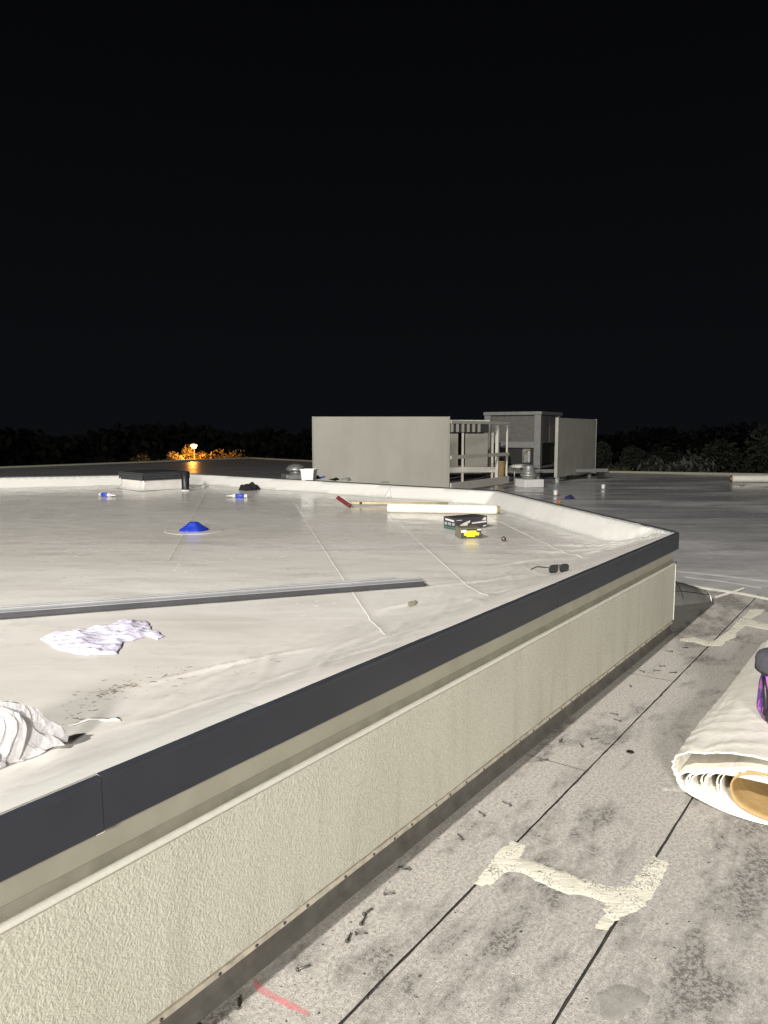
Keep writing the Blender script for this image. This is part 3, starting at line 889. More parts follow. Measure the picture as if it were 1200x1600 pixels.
# long-handled squeegee
a = at(541, 791.5, ZR); b2 = at(700, 789, ZR)
sq = thing('squeegee', 'long wooden handled squeegee with maroon head lying behind the white roll', 'squeegee', (a.x, a.y, roof_z(a.x, a.y)), math.atan2(b2.y-a.y, b2.x-a.x))
L = (b2-a).length
tube('handle', [(.03, 0, .04), (L*.5, 0, .028), (L, 0, .018)], .0135, M['wood'], sq, 10)
tube('grip_sleeve', [(.16, 0, .0375), (.19, 0, .0365)], .0155, M['black'], sq, 10)
tube('socket', [(-.02, 0, .042), (.05, 0, .040)], .018, M['steel'], sq, 10)
ux = Vector((.03, -.16, .0)); uy = Vector((-.10, .06, .085)); wv_ = (uy-ux); ln_ = wv_.length; e1 = wv_.normalized(); e2 = e1.cross(Vector((0, -1, .2))).normalized(); e3 = e1.cross(e2)
MH = Matrix.Translation(ux+Vector((0, 0, .022))) @ Matrix((e1, e2, e3)).transposed().to_4x4()
hd = box('head', (0, -.024, -.016), (ln_, .024, .016), M['red'], sq, .006, 2, MH)
box('clamp', (.02, .0245, -.012), (ln_-.02, .033, .012), M['print_w'], hd, .003, 2, MH)

# membrane roll on the roof
a = at(606, 801, ZR); b2 = at(777, 804, ZR)
rl = thing('membrane_roll', 'tight white membrane roll lying on the roof behind the two cartons', 'roll', (a.x, a.y, roof_z(a.x, a.y)+.001), math.atan2(b2.y-a.y, b2.x-a.x))
L = (b2-a).length; r = .050
prof = []
V = []; Fc = []; nseg = 28; m = 40
for i in range(m+1):
    for k in range(nseg):
        q = 2*math.pi*k/nseg
        rr = r*(1 + .012*noise.noise(Vector((i*.3, math.cos(q)*2, math.sin(q)*2))))
        V.append((L*i/m, rr*math.cos(q), r+rr*math.sin(q)))
for i in range(m):
    for k in range(nseg): Fc.append((i*nseg+k, (i+1)*nseg+k, (i+1)*nseg+(k+1) % nseg, i*nseg+(k+1) % nseg))
Fc.append(tuple(range(nseg))); Fc.append(tuple(range(m*nseg, (m+1)*nseg))[::-1])
o = mesh('wound_sheet', V, Fc, M['rollm'], rl)
for pl in o.data.polygons: pl.use_smooth = len(pl.vertices) == 4
V = []; Fc = []
for (x, rr) in ((L-.05, .040), (L+.028, .040), (L+.028, .033), (L-.02, .033)):
    for k in range(24): q = 2*math.pi*k/24; V.append((x, rr*math.cos(q), r+rr*math.sin(q)))
for i in range(3):
    for k in range(24): Fc.append((i*24+k, (i+1)*24+k, (i+1)*24+(k+1) % 24, i*24+(k+1) % 24))
mesh('cardboard_core', V, Fc, M['board'], rl, True)
V = [(L-.021, .034*math.cos(2*math.pi*k/24), r+.034*math.sin(2*math.pi*k/24)) for k in range(24)]
mesh('core_bore', V, [tuple(range(24))], M['hole'], rl)

# two cartons
def carton(A, B, Cc, h, name, label, mat):
    """A = near corner, B = end of the long face, C = end of the short face (pixels at roof level)"""
    a, b, c = at(*A, ZR), at(*B, ZR), at(*Cc, ZR)
    ang = math.atan2(b.y-a.y, b.x-a.x); L = (b-a).length
    nrm = Vector((-math.sin(ang), math.cos(ang))); Wd = max(.1, (c-a).to_2d().dot(nrm))
    t = thing(name, label, 'carton', (a.x, a.y, roof_z(a.x, a.y)+.002), ang, 'cartons on the white roof')
    box('body', (0, 0, 0), (L, Wd, h), mat, t, .003)
    return t, L, Wd
t, L, Wd = carton((712.5, 828.5), (761, 824), (694, 825), .112, 'carton', 'charcoal carton with pale and green print beside the white roll', M['carton'])
def onface(parent, name, pts, y, mat, depth=.0012):   # printed shape standing on the front (-y) face
    V = [(x, y-depth, z) for x, z in pts]; mesh(name, V, [tuple(range(len(pts)))], mat, parent)
def onend(parent, name, pts, x, mat, depth=.0012):     # on the short (-x) face; pts are (y,z)
    V = [(x-depth, y, z) for y, z in pts]; mesh(name, V, [tuple(range(len(pts)))[::-1]], mat, parent)
onface(t, 'printed_picture', [(L*.12, .012), (L*.36, .012), (L*.36, .05), (L*.44, .062), (L*.44, .082), (L*.25, .062), (L*.13, .045)], 0, M['print_w'])
onface(t, 'printed_band', [(L*.5, .045), (L*.97, .05), (L*.97, .066), (L*.5, .058)], 0, M['print_w'])
onface(t, 'printed_picture', [(L*.82, .074), (L*.96, .07), (L*.96, .10), (L*.90, .10)], 0, M['print_w'])
onface(t, 'printed_line', [(L*.86, .012), (L*.97, .014), (L*.97, .026), (L*.86, .022)], 0, M['print_w'])
onface(t, 'printed_line', [(L*.02, .085), (L*.18, .085), (L*.18, .091), (L*.02, .091)], 0, M['print_w'])
onend(t, 'printed_title', [(Wd*.15, .072), (Wd*.85, .080), (Wd*.85, .096), (Wd*.15, .088)], 0, M['print_w'])
for k in range(3): onend(t, 'printed_picture', [(Wd*(.1+.3*k), .036), (Wd*(.32+.3*k), .036), (Wd*(.32+.3*k), .062), (Wd*(.1+.3*k), .062)], 0, M['strip_top'])
onend(t, 'green_band', [(Wd*.02, .004), (Wd*.98, .004), (Wd*.98, .026), (Wd*.02, .022)], 0, M['print_g'])
t, L, Wd = carton((719, 842.5), (752, 841.8), (711, 838), .088, 'carton', 'small olive carton with bright yellow label in front of the charcoal carton', M['carton2'])
onface(t, 'dark_front', [(.004, .004), (L-.003, .004), (L-.003, .084), (.004, .084)], 0, M['carton'], .0008)
for x0, x1, z0, z1 in ((.32, .76, .052, .066), (.18, .90, .036, .050), (.18, .88, .026, .035), (.30, .70, .015, .024)):
    onface(t, 'yellow_label_line', [(L*x0, z0), (L*x1, z0), (L*x1, z1), (L*x0, z1)], 0, M['print_y'], .0016)
onface(t, 'pale_sticker', [(L*.04, .050), (L*.30, .050), (L*.30, .074), (L*.04, .074)], 0, M['print_w'], .0016)
onface(t, 'white_sticker', [(L*.80, .068), (L*.98, .068), (L*.98, .080), (L*.80, .080)], 0, M['print_w'], .0016)
for y in (.3, .5, .7): onend(t, 'carton_rib', [(Wd*y, .006), (Wd*(y+.06), .006), (Wd*(y+.06), .082), (Wd*y, .082)], 0, M['ledge'])
p = at(787, 846, ZR)
k = thing('rubber_ball', 'small dark ball on the roof right of the olive carton', 'ball', (p.x, p.y, roof_z(p.x, p.y)))
lathe('ball', [(0, .0), (.010, .002), (.018, .010), (.021, .02), (.018, .031), (.010, .038), (.004, .041), (0, .041)], M['steel'], k, 18)
lathe('valve_cap', [(.006, .0395), (.006, .044), (0, .045)], M['black'], k, 10)

# sunglasses
p = at(874, 902, .69); pz = roof_z(p.x, p.y)
sg = thing('sunglasses', 'dark sunglasses lying by the coping near the far corner', 'sunglasses', (p.x, p.y, pz+.002), R(24))
for sx in (-.036, .036):
    ln = []
    for k in range(20):
        q = 2*math.pi*k/20; ln.append((sx+.030*math.copysign(abs(math.cos(q))**.6, math.cos(q)), .006*abs(sx)/.036*(1 if abs(sx) else 0), .026+.021*math.copysign(abs(math.sin(q))**.7, math.sin(q))))
    fo = tube('rim', ln+[ln[0]], .0032, M['black'], sg, 8, False)
    mesh('lens', [(x*1.0, .006, z) for x, y, z in ln], [tuple(range(20))], M['lens'], fo)
tube('bridge', [(-.008, .006, .033), (0, .004, .037), (.008, .006, .033)], .003, M['black'], sg, 8)
tube('temple', [(-.068, .006, .036), (-.075, .03, .034), (-.085, .09, .028), (-.088, .13, .012), (-.088, .145, .002)], .0032, M['black'], sg, 8)
tube('temple', [(.068, .006, .036), (.066, .03, .034), (.052, .09, .028), (.045, .13, .012), (.043, .145, .002)], .0032, M['black'], sg, 8)

# long metal trim strips
def trim(px0, px1, ext, name, label, w, h, lift=0.0, t0=0.0):
    a, b2 = at(*px0, ZR), at(*px1, ZR)
    v = (b2-a).normalized(); a = a - v*ext
    t = thing(name, label, 'metal strip', (a.x, a.y, ZR+.009+lift), math.atan2(v.y, v.x), 'long metal trim strips')
    L = (b2-a).length
    strip_prism('face', [(0, 0), (-.004, .0), (-.004, h), (0, h)], 0, L, .3, M['strip_face'], t, .0008)
    strip_prism('top_flange', [(-.004, h+.0006), (w, h+.003), (w, h+.006), (-.004, h+.0036)], 0, L, .3, M['strip_top'], t, .0008)
    strip_prism('bottom_hem', [(.0005, 0), (.018, 0), (.018, .003), (.0005, .003)], 0, L, .3, M['strip_face'], t, .0005)
    box('raised_hem', (0, w-.006, h+.0064), (L, w, h+.013), M['strip_top'], t)
trim((0, 969), (663, 917), .9, 'metal_trim_strip', 'long charcoal and grey metal trim strip lying across the white roof', .055, .026)
trim((0, 962), (622, 913.5), .8, 'metal_trim_strip', 'second grey metal trim strip nested behind the longer one', .045, .016, .0)

# ------------------------------------------------------------------ things on the lower roof
# loose screws
def make_screw():
    t = thing('roofing_screw', 'x', 'screw', (0, 0, 0), 0, 'loose screws on the lower roof')
    tube('shank', [(0, 0, .0042), (.036, 0, .003), (.042, 0, .003)], [.0029, .0029, .0006], M['steel'], t, 8)
    tube('head', [(-.0045, 0, .0042), (0, 0, .0042), (.0012, 0, .0042)], [.0046, .0062, .0040], M['steel'], t, 10)
    return t
screws = [
 (371, 1577, 95, 'dark screw pointing upward beside the pink spray mark'), (465, 1518, 30, 'small screw between the pink spray mark and the roof seam'),
 (542, 1473, 75, 'lowest screw in the cluster of four left of the cream patch'), (556, 1461, 5, 'screw lying sideways in the cluster of four left of the cream patch'),
 (564, 1446, 70, 'upright screw in the cluster of four left of the cream patch'), (569, 1431, 50, 'shortest looking screw at the top of the cluster of four'),
 (601, 1399, 8, 'sideways screw above the cluster of four by the wall shadow'), (639, 1360, 175, 'sideways screw midway along the wall shadow'),
 (722, 1313, 110, 'upright screw just up left of the cream patch'), (756, 1276, 120, 'slanted screw between the cream patch and the wall'),
 (797, 1260, 130, 'screw at the left end of the cracked lap above the cream patch'), (910, 1168, 95, 'short upright screw near the long seam, left of the roll'),
 (924, 1156, 10, 'sideways screw near the long seam, left of the roll'), (964, 1118, 140, 'upper of two slanted screws beside the long seam'),
 (969, 1128, 130, 'lower of two slanted screws beside the long seam'), (986, 1074, 85, 'upright screw below the far end of the wall shadow'),
 (1006, 1051, 115, 'slanted screw left of three sideways screws by the seam'), (1022, 1049, 5, 'first of three sideways screws by the jagged seam'),
 (1032, 1042, 10, 'upper of three sideways screws by the jagged seam'), (1056, 1052, 178, 'screw lying against the jagged seam'),
 (1050, 1019, 150, 'tiny screw near the far corner of the wall'), (1074, 1013, 170, 'screw lying below the far cream patch'),
 (845, 1190, 20, 'screw lying at the edge of the wall shadow midway along the wall'), (875, 1160, 60, 'screw lying close to the wall shadow'), ]
sc0 = make_screw()
for k, (x, y, a, lab) in enumerate(screws):
    o = sc0 if k == 0 else copy_tree(sc0)
    p = at(x, y, 0); o.location = (p.x, p.y, .002); o.rotation_euler = (0, 0, R(a)); o['label'] = lab
    o.scale = (1, 1, 1) if k % 3 else (.85, 1, 1)

# clear plastic scrap
o = rumple('plastic_film', 'clear crinkled plastic film scrap at the bottom right of the grey roof', 'plastic scrap',
       [(933, 1553), (960, 1542), (993, 1545), (1015, 1557), (1013, 1567), (993, 1580), (970, 1593), (943, 1597), (937, 1580)], 0.0, M['clear'], .0035, .01, 41, .001, fr=(8, 30), nd=7, thick=.0006)
p = at(984.5, 1176, 0)
rw = thing('rubber_washer', 'small dark oval washer lying right of the long seam', 'washer', (p.x, p.y, .002))
lathe('ring', [(.010, .001), (.017, .001), (.018, .003), (.016, .005), (.011, .005), (.010, .001)], M['black'], rw, 18)
# torn curled membrane offcut at the end of the wall
def offcut():
    p0 = at(1058, 955, 0); t = thing('curled_offcut', 'curled grey translucent plastic offcut in the shadow at the wall end', 'offcut', (p0.x-.02, p0.y+.35, 0), R(8))
    V = []; Fc = []; m = 22; n = 16
    for i in range(m+1):
        x = .0 + .43*i/m
        rad = .18 - .10*(i/m)**1.6
        for j in range(n+1):
            q = R(-8) + R(200)*j/n
            V.append((x, -rad*math.cos(q)*1.15, .004+max(0, rad*math.sin(q)*1.05 + .006*noise.noise(Vector((i*.3, j*.4, 2))))))
    for i in range(m):
        for j in range(n): a = i*(n+1)+j; Fc.append((a, a+1, a+n+2, a+n+1))
    o = mesh('curl', V, Fc, M['offcut'], t, True)
    md = o.modifiers.new('thick', 'SOLIDIFY'); md.thickness = .004
    tube('dark_hem', [V[i*(n+1)+4] for i in range(0, m+1, 2)], .006, M['black'], t, 6)
    tube('dark_hem', [V[6*(n+1)+j] for j in range(2, n-1)], .006, M['black'], t, 6)
    tube('rolled_end', [Vector(V[m*(n+1)+j])+Vector((.01, 0, 0)) for j in range(0, n+1)], .009, M['galv'], t, 8)
M['offcut'] = plain('grey_plastic_sheet', (.16, .155, .148), .35, 0, .2, 12)
offcut()

# big flattened membrane roll on the right
def big_roll():
    S0, S1_ = -2.66, -.62
    n_c = 1.00
    base = W(S0, n_c)
    t = thing('membrane_roll', 'big flattened white membrane roll with cardboard core at the right edge', 'roll', (base.x, base.y, 0.004), WANG)
    L = S1_-S0
    # local: x along roll, y toward the wall (left), z up
    def shell(name, hw, h, zc, thick, mat, seed, x0=0.0, x1=L, wr=.006, lefttip=0.0, m=60, n=96, droop=0.0, yo=0.0, pleat=0.0):
        V = []; Fc = []
        for side_ in (0, 1):
            for i in range(m+1):
                x = x0+(x1-x0)*i/m
                for k in range(n):
                    q = 2*math.pi*k/n
                    cx, sz = math.cos(q), math.sin(q)
                    yy = hw*math.copysign(abs(cx)**.9, cx); zz = h*math.copysign(abs(sz)**.82, sz)
                    if cx > 0:
                        yy += lefttip*cx**6
                    lay = wr*(noise.noise(Vector((q*1.2, x*1.1+seed, 0)))*1.2 + .9*noise.noise(Vector((sz*7+cx*2, x*1.6, seed))) + .8*(.5-abs(noise.noise(Vector((q*7+x*1.3, x*1.2, seed+3)))))*math.exp(-x*.9) + .25*noise.noise(Vector((q*18, x*1.5, seed+5))))
                    if pleat:
                        g_ = noise.noise(Vector((x*8.5 + 1.1*math.sin(q*1.3+.6) + .5*noise.noise(Vector((q*2, x*3, 4))), q*.55, 6)))
                        lay += pleat*(.45-abs(g_)*1.6)*(math.exp(-x*2.2)+.18)
                    f = 1 - (thick if side_ else 0)/max(.02, math.hypot(hw*cx, h*sz))
                    f += lay/h*.7
                    z = zc + zz*f - droop*max(0, cx)*abs(sz)
                    xx = x + (.012*noise.noise(Vector((q*1.1, seed, 1))) if i in (0, m) else 0)
                    V.append((xx, yy*f+yo, max(z, .001 + (.002 if side_ else 0))))
        off = (m+1)*n
        for i in range(m):
            for k in range(n):
                a, b = i*n+k, i*n+(k+1) % n
                Fc.append((a, a+n, b+n, b)); Fc.append((a+off, b+off, b+n+off, a+n+off))
        for i in (0, m):
            for k in range(n):
                a, b = i*n+k, i*n+(k+1) % n
                Fc.append((a, b, b+off, a+off) if i == 0 else (b, a, a+off, b+off))
        o = mesh(name, V, Fc, mat, t, True)
        return o
    shell('outer_wrap', .288, .128, .129, .006, M['rollm'], 1, lefttip=.03, wr=.009, n=128, m=190, pleat=.006)
    for k, hw in enumerate((.285, .279, .262, .257, .251, .231, .222, .217, .196, .187)):
        f_ = (.285-hw)/.1
        shell('loose_layer', hw, .078+.022*f_, .081+.029*f_, .003, M['rollm'], 7+k*6, x0=.016-.024*((k*7) % 5)/4, lefttip=.022*(1-f_), wr=.0024, n=128, x1=L-.02-.01*k, yo=-.048*f_)
    shell('cardboard_core', .160, .092, .116, .007, M['board'], 23, x0=-.015, x1=L+.01, wr=.001, yo=-.058)
    return t
big_roll()

# purple backpack standing on the roll
def backpack():
    p = at(1233, 1130, .252)
    t = thing('backpack', 'purple and pink patterned backpack with charcoal top standing on the big roll', 'bag', (p.x, p.y, p.z), R(18))
    def blob(name, c, r, mat, pw=.6, parent=t, seed=0, amp=.05):
        bm = bmesh.new(); bmesh.ops.create_uvsphere(bm, u_segments=32, v_segments=20, radius=1)
        for v in bm.verts:
            q = [math.copysign(abs(a)**pw, a) for a in v.co]
            h = 1+amp*noise.noise(Vector(v.co)*2.3+Vector((seed, 0, 0)))+amp*.5*noise.noise(Vector(v.co)*6+Vector((seed, 3, 0)))
            v.co = Vector([c[i]+r[i]*q[i]*h for i in range(3)])
        return from_bm(name, bm, mat, parent, True)
    bd = blob('body', (0, 0, .125), (.135, .085, .128), M['purple'])
    blob('front_pocket', (-.01, -.075, .085), (.105, .035, .075), M['purple'], .55, t, 4)
    blob('top_flap', (-.002, .01, .265), (.142, .095, .062), M['greyfab'], .6, t, 8)
    blob('top_pocket', (.01, -.055, .235), (.095, .048, .052), M['purple'], .6, t, 12)
    tube('piping', [(-.108, -.095, .02), (-.112, -.098, .06), (-.085, -.112, .10), (-.07, -.113, .14), (-.095, -.098, .175), (-.11, -.085, .205)], .0035, M['pinkfab'], bd, 6)
    tube('piping', [(-.088, -.075, .262), (-.07, -.102, .25), (-.045, -.107, .225), (-.03, -.104, .195)], .0035, M['pinkfab'], bd, 6)
    tube('strap', [(-.118, .03, .21), (-.142, .0, .17), (-.146, -.01, .12), (-.140, -.01, .07), (-.12, .0, .03)], .010, M['black'], t, 8)
    box('buckle', (-.150, -.03, .055), (-.128, .0, .085), M['black'], t, .004)
    tube('haul_loop', [(-.03, .06, .31), (-.02, .06, .35), (.02, .06, .35), (.03, .06, .31)], .006, M['black'], t, 8)
backpack()

# ------------------------------------------------------------------ mechanical screens, HVAC unit and vents on the far lower roof
def wall_frame(a, b):     # thing frame: x from a to b
    return math.atan2(b.y-a.y, b.x-a.x), (b-a).length
A = Vector((-1.62, 17.0)); B = Vector((1.47, 17.0)); E = Vector((3.28, 19.8))
en = thing('mechanical_screen', 'tall beige screen panel with open rail frame on its right side beyond the white roof', 'screen', (A.x, A.y, -.006))
L = (B-A).length
box('clad_panel', (0, 0, .13), (L, .05, 1.855), M['screen'], en, .004)
box('panel_edge', (L+.0005, -.006, .12), (L+.035, .056, 1.86), M['screen'], en, .003)
box('panel_edge', (-.022, -.006, .12), (-.0005, .056, 1.86), M['screen'], en, .003)
for x in (.3, L-.3): box('post', (x-.04, .055, 0), (x+.04, .135, 1.8), M['screen'], en, .004)
ang, L2 = wall_frame(B, E)
MM = Matrix.Translation((L+.05, .06, 0)) @ Matrix.Rotation(ang, 4, 'Z')
rail = M['railp']
box('top_rail', (0, -.03, 1.70), (L2, .05, 1.77), rail, en, .004, 2, MM)
box('middle_rail', (0, -.035, .88), (L2, -.031+.035, .965), rail, en, .004, 2, MM)
box('bottom_board', (0, -.04, .14), (L2, -.0, .33), rail, en, .004, 2, MM)
box('post', (L2*.80, -.0, 0), (L2*.80+.085, .085, 1.70), rail, en, .006, 2, MM)
box('post', (L2-.05, .0, .33), (L2-.02, .05, 1.699), rail, en, .004, 2, MM)
# rear run of the screen, seen through the open side
MB = Matrix.Translation((.2, 4.6, 0)) @ Matrix.Rotation(R(9), 4, 'Z')
for k in range(5): box('rear_panel', (.22+k*.92, 0, .46), (.92+k*.92, .035, 1.46), M['screen'], en, .003, 2, MB)
for k in range(6): box('rear_post', (.13+k*.92-.03, -.07, 0), (.13+k*.92+.03, -.005, 1.485), rail, en, .003, 2, MB)
box('rear_board', (.1, -.1, .30), (4.9, -.072, .46), rail, en, .003, 2, MB)
for k in range(14): box('rib', (2.1+k*.165, -.13, 1.50), (2.1+k*.165+.085, -.075, 1.75), M['screen'], en, .008, 2, MB)
box('rib_cap', (2.0, -.16, 1.755), (4.6, -.02, 1.86), rail, en, .004, 2, MB)
box('rear_backing', (2.0, -.07, 1.49), (4.6, -.03, 1.75), M['hole'], en, .0, 2, MB)

# right-hand screen
a = Vector((5.23, 22.3)); b = Vector((7.22, 25.3)); ang, L = wall_frame(a, b)
sp_ = thing('mechanical_screen', 'streaked beige screen panel on two short posts right of the HVAC unit', 'screen', (a.x, a.y, -.008), ang)
box('clad_panel', (0, 0, .15), (L, .06, 1.93), M['screen2'], sp_, .004)
box('panel_edge', (-.03, -.008, .145), (-.0005, .09, 1.94), M['screen2'], sp_, .004)
box('panel_edge', (L+.0005, -.008, .145), (L+.03, .09, 1.94), M['screen2'], sp_, .004)
for x in (.32, L-.25):
    q = box('post', (x-.045, .065, 0), (x+.045, .155, 1.85), M['white'], sp_, .004)
    box('post_flange', (x-.12, .0, -.002), (x+.12, .22, .006), M['galv'], q, .002)

# HVAC unit on its stand
a = Vector((3.33, 24.6)); b = Vector((4.95, 23.6))
ang, L = wall_frame(a, b)
hv = thing('hvac_unit', 'large grey rooftop HVAC unit standing behind the open rail frame', 'HVAC unit', (a.x, a.y, -.008), ang)
Dp = 2.0
box('cabinet', (.10, .10, 1.15), (L-.10, Dp-.1, 2.05), M['hvac_d'], hv, .01)
box('lower_cabinet', (.5, .14, .46), (L-.12, Dp-.12, 1.149), M['hole'], hv, .01)
box('top_cover', (-.05, -.02, 2.051), (L+.05, Dp+.05, 2.16), M['hvac'], hv, .015)
for (x, y) in ((-.02, 0), (L-.20, 0), (L-.20, Dp-.2), (-.02, Dp-.2)): box('corner_post', (x, y, .42), (x+.22, y+.2, 2.05), M['hvac'], hv, .012)
box('base_rail', (-.05, -.03, .36), (L+.05, Dp+.05, .419), M['hvac'], hv, .01)
box('side_panel', (L-.097, .205, 1.16), (L-.07, Dp*.55, 2.045), M['hvac'], hv, .006)
box('side_panel', (L-.097, Dp*.56, 1.16), (L-.07, Dp-.205, 2.045), M['hvac'], hv, .006)
box('middle_panel', (.55, .05, 1.00), (L-.205, .099, 1.20), M['hvac'], hv, .006)
box('compressor', (L-.62, .04, .50), (L-.32, .135, .98), M['galv'], hv, .06, 4)
tube('refrigerant_pipe', [(L-.55, .02, .6), (L-.55, -.01, .8), (L-.40, -.02, .93), (L-.3, .03, .95)], .018, M['board'], hv)
for x in (.0, L-.1):
    for y in (.05, Dp-.2): box('stand_leg', (x, y, 0), (x+.09, y+.09, .36), M['hvac'], hv, .004)

# pale drum lid on trestle and small bits inside the enclosure
p = Vector((4.15, 22.2, 0)); t = thing('round_cover', 'round pale cover lying on short legs in front of the HVAC unit', 'cover', (p.x, p.y, -.008))
lathe('disc', [(.30, .44), (.34, .46), (.34, .50), (.30, .53), (.12, .55), (0, .555)], M['white'], t, 28)
for q in (30, 150, 270): tube('leg', [(.24*math.cos(R(q)), .24*math.sin(R(q)), 0), (.24*math.cos(R(q)), .24*math.sin(R(q)), .455)], .02, M['galv'], t, 8)
p = Vector((3.05, 22.1, 0)); t = thing('tool_bucket', 'small brown bucket beside the round pale cover', 'bucket', (p.x+.45, p.y, -.008))
lathe('bucket', [(.10, .0), (.13, .62), (.14, .64), (.12, .64), (.115, .5), (0, .5)], M['board'], t, 18)
tube('handle', [(-.13, 0, .62), (-.09, .0, .74), (0, 0, .79), (.09, 0, .74), (.13, 0, .62)], .008, M['steel'], t, 6)
# horizontal ductwork low behind
t = thing('skid_beam', 'low grey support beam under the HVAC unit', 'beam', (3.0, 22.9, -.008), R(14))
box('beam', (0, 0, .22), (4.4, .12, .33), M['galv'], t, .006)
for x in (.2, 1.6, 3.0, 4.1): box('beam_foot', (x, -.04, 0), (x+.14, .16, .219), M['hole'], t, .006)

def mushroom_vent(px, py, z_depth, w, label, cone=False):
    p = at(px, py, 0) if z_depth is None else at(px, 700, y=z_depth)
    t = thing('roof_vent', label, 'roof vent', (p.x, p.y, -.008), R(20))
    h = w*.36
    box('curb', (-w*.5, -w*.5, 0), (w*.5, w*.5, h), M['galv'] if not cone else M['white'], t, .012)
    bm = bmesh.new()
    if cone:
        lathe('collar', [(w*.30, h), (w*.30, h+.05), (w*.36, h+.07), (w*.40, h+.09), (w*.40, h+.12), (w*.36, h+.15)], M['galv'], t, 28)
        lathe('hood', [(w*.36, h+.151), (w*.30, h+.19), (w*.23, h+.34), (w*.21, h+.37), (w*.17, h+.39), (0, h+.395)], M['galv'], t, 28)
    else:
        lathe('collar', [(w*.26, h), (w*.26, h+.12)], M['galv'], t, 28)
        lathe('hood', [(w*.37, h+.10), (w*.39, h+.12), (w*.38, h+.17), (w*.30, h+.25), (w*.16, h+.295), (0, h+.305)], M['galv'], t, 28)
    bm.free()
mushroom_vent(462, 0, 22.0, .74, 'domed grey roof vent on a square curb left of the big screen panel')
mushroom_vent(826, 760, None, .60, 'cone topped grey roof vent between the screens', True)
def stub_pipe(px, py, h, label):
    p = at(px, py, 0); t = thing('pipe_stub', label, 'pipe', (p.x, p.y, -.009), 0, 'white pipe stubs on the wet roof')
    lathe('pipe', [(.048, .0), (.048, h), (.040, h), (.040, h-.06), (0, h-.06)], M['white'], t, 18)
    lathe('flange', [(.13, .001), (.11, .008), (.054, .014), (.049, .03)], M['galv'], t, 18)
stub_pipe(868, 774.5, .135, 'white pipe stub beside the orange cups on the wet roof'); stub_pipe(942.5, 764.5, .135, 'white pipe stub standing alone on the wet roof right of the screen')
def cup(px, py, s, label):
    p = at(px, py, 0); t = thing('cup', label, 'cup', (p.x, p.y, -.009), 0, 'orange cups on the wet roof')
    lathe('cup_body', [(.022*s, 0), (.03*s, .09*s), (.033*s, .092*s), (.031*s, .10*s), (.026*s, .098*s), (.02*s, .02*s), (0, .02*s)], M['orange'], t, 16)
    lathe('foot_band', [(.026*s, .0), (.026*s, .012*s), (.0235*s, .013*s)], M['white'], t, 16)
cup(873.5, 789, 1.0, 'orange cup on the wet roof just beyond the parapet'); cup(873, 774, .55, 'smaller orange cup at the foot of the white pipe stub')
rumple('blue_rag', 'dark blue rag slumped on the wet roof right of the pipe stub', 'rag', [(881, 779), (887, 777.8), (894, 777.8), (899, 779), (890, 779.8)], 0.0, M['navy'], .01, .03, 51, .02, .06)
rumple('white_scrap', 'small white scrap lying on the dark roof before the far roll', 'scrap', [(1155, 757), (1162, 756), (1164, 758), (1157, 758.5)], 0.0, M['white'], .01, .03, 52, .01)
# far roll at the right edge
a = at(1143, 753, 0)
t = thing('membrane_roll', 'distant white membrane roll lying at the far right edge of the dark roof', 'roll', (a.x, a.y, -.007), R(-4))
V = []; Fc = []
for i in range(21):
    for k in range(24): q = 2*math.pi*k/24; rr = .105*(1+.015*noise.noise(Vector((i, k*.3, 0)))); V.append((3.0*i/20, rr*math.cos(q), .107+rr*math.sin(q)))
for i in range(20):
    for k in range(24): Fc.append((i*24+k, (i+1)*24+k, (i+1)*24+(k+1) % 24, i*24+(k+1) % 24))
mesh('wound_sheet', V, Fc, M['rollm'], t, True)
fc = lathe('cardboard_core', [(.104, 0), (.045, .001), (.045, .02), (.038, .02), (.038, .0015), (0, .001)], M['board'], t, 20)
fc.rotation_euler = (0, R(-90), 0); fc.location = (-.001, 0, .107)

# ------------------------------------------------------------------ trees beyond the roof
def tree(name, label, x, y, top, rx, rz, mat, seed, nleaf=5200, leaf=.16, group=None, zb=-5.0):
    rnd = random.Random(seed)
    t = thing(name, label, 'tree', (x, y, zb), rnd.uniform(0, 6), group)
    H = top-zb; cz = H-rz
    limbs = []
    tr = [(0, 0, 0), (rnd.uniform(-.2, .2), rnd.uniform(-.2, .2), H*.35), (rnd.uniform(-.3, .3), rnd.uniform(-.3, .3), H*.62)]
    tk = tube('trunk', tr, [.22, .16, .10], M['bark'], t, 8)
    clumps = []
    for k in range(13):
        q = rnd.uniform(0, 6.28); el = rnd.uniform(-.5, 1.0); rr = rnd.uniform(.35, .85)
        c = Vector((rx*rr*math.cos(q)*math.cos(el*.9), rx*rr*math.sin(q)*math.cos(el*.9), cz+rz*rr*math.sin(el*1.3)))
        clumps.append((c, rx*rnd.uniform(.28, .5)))
        if k < 7: tube('limb', [tr[1] if k % 2 else tr[2], Vector(tr[2]).lerp(c, .5)+Vector((0, 0, .15)), c], [.07, .045, .015], M['bark'], tk, 6)
    V = []; Fc = []
    for i in range(nleaf):
        c, r = clumps[rnd.randrange(len(clumps))]
        d = Vector((rnd.gauss(0, 1), rnd.gauss(0, 1), rnd.gauss(0, .8))).normalized()*r*rnd.random()**.45
        p = c+d
        u = Vector((rnd.gauss(0, 1), rnd.gauss(0, 1), rnd.gauss(0, 1))).normalized(); w = u.orthogonal().normalized()
        s = leaf*rnd.uniform(.5, 1.3); b0 = len(V)
        V += [p-u*s, p-w*s*.4, p+u*s, p+w*s*.4]; Fc.append((b0, b0+1, b0+2, b0+3))
    mesh('crown', V, Fc, mat, t)
    return t
def tpx(px, py, dist): p = at(px, py, y=dist); return p.x, p.y, p.z
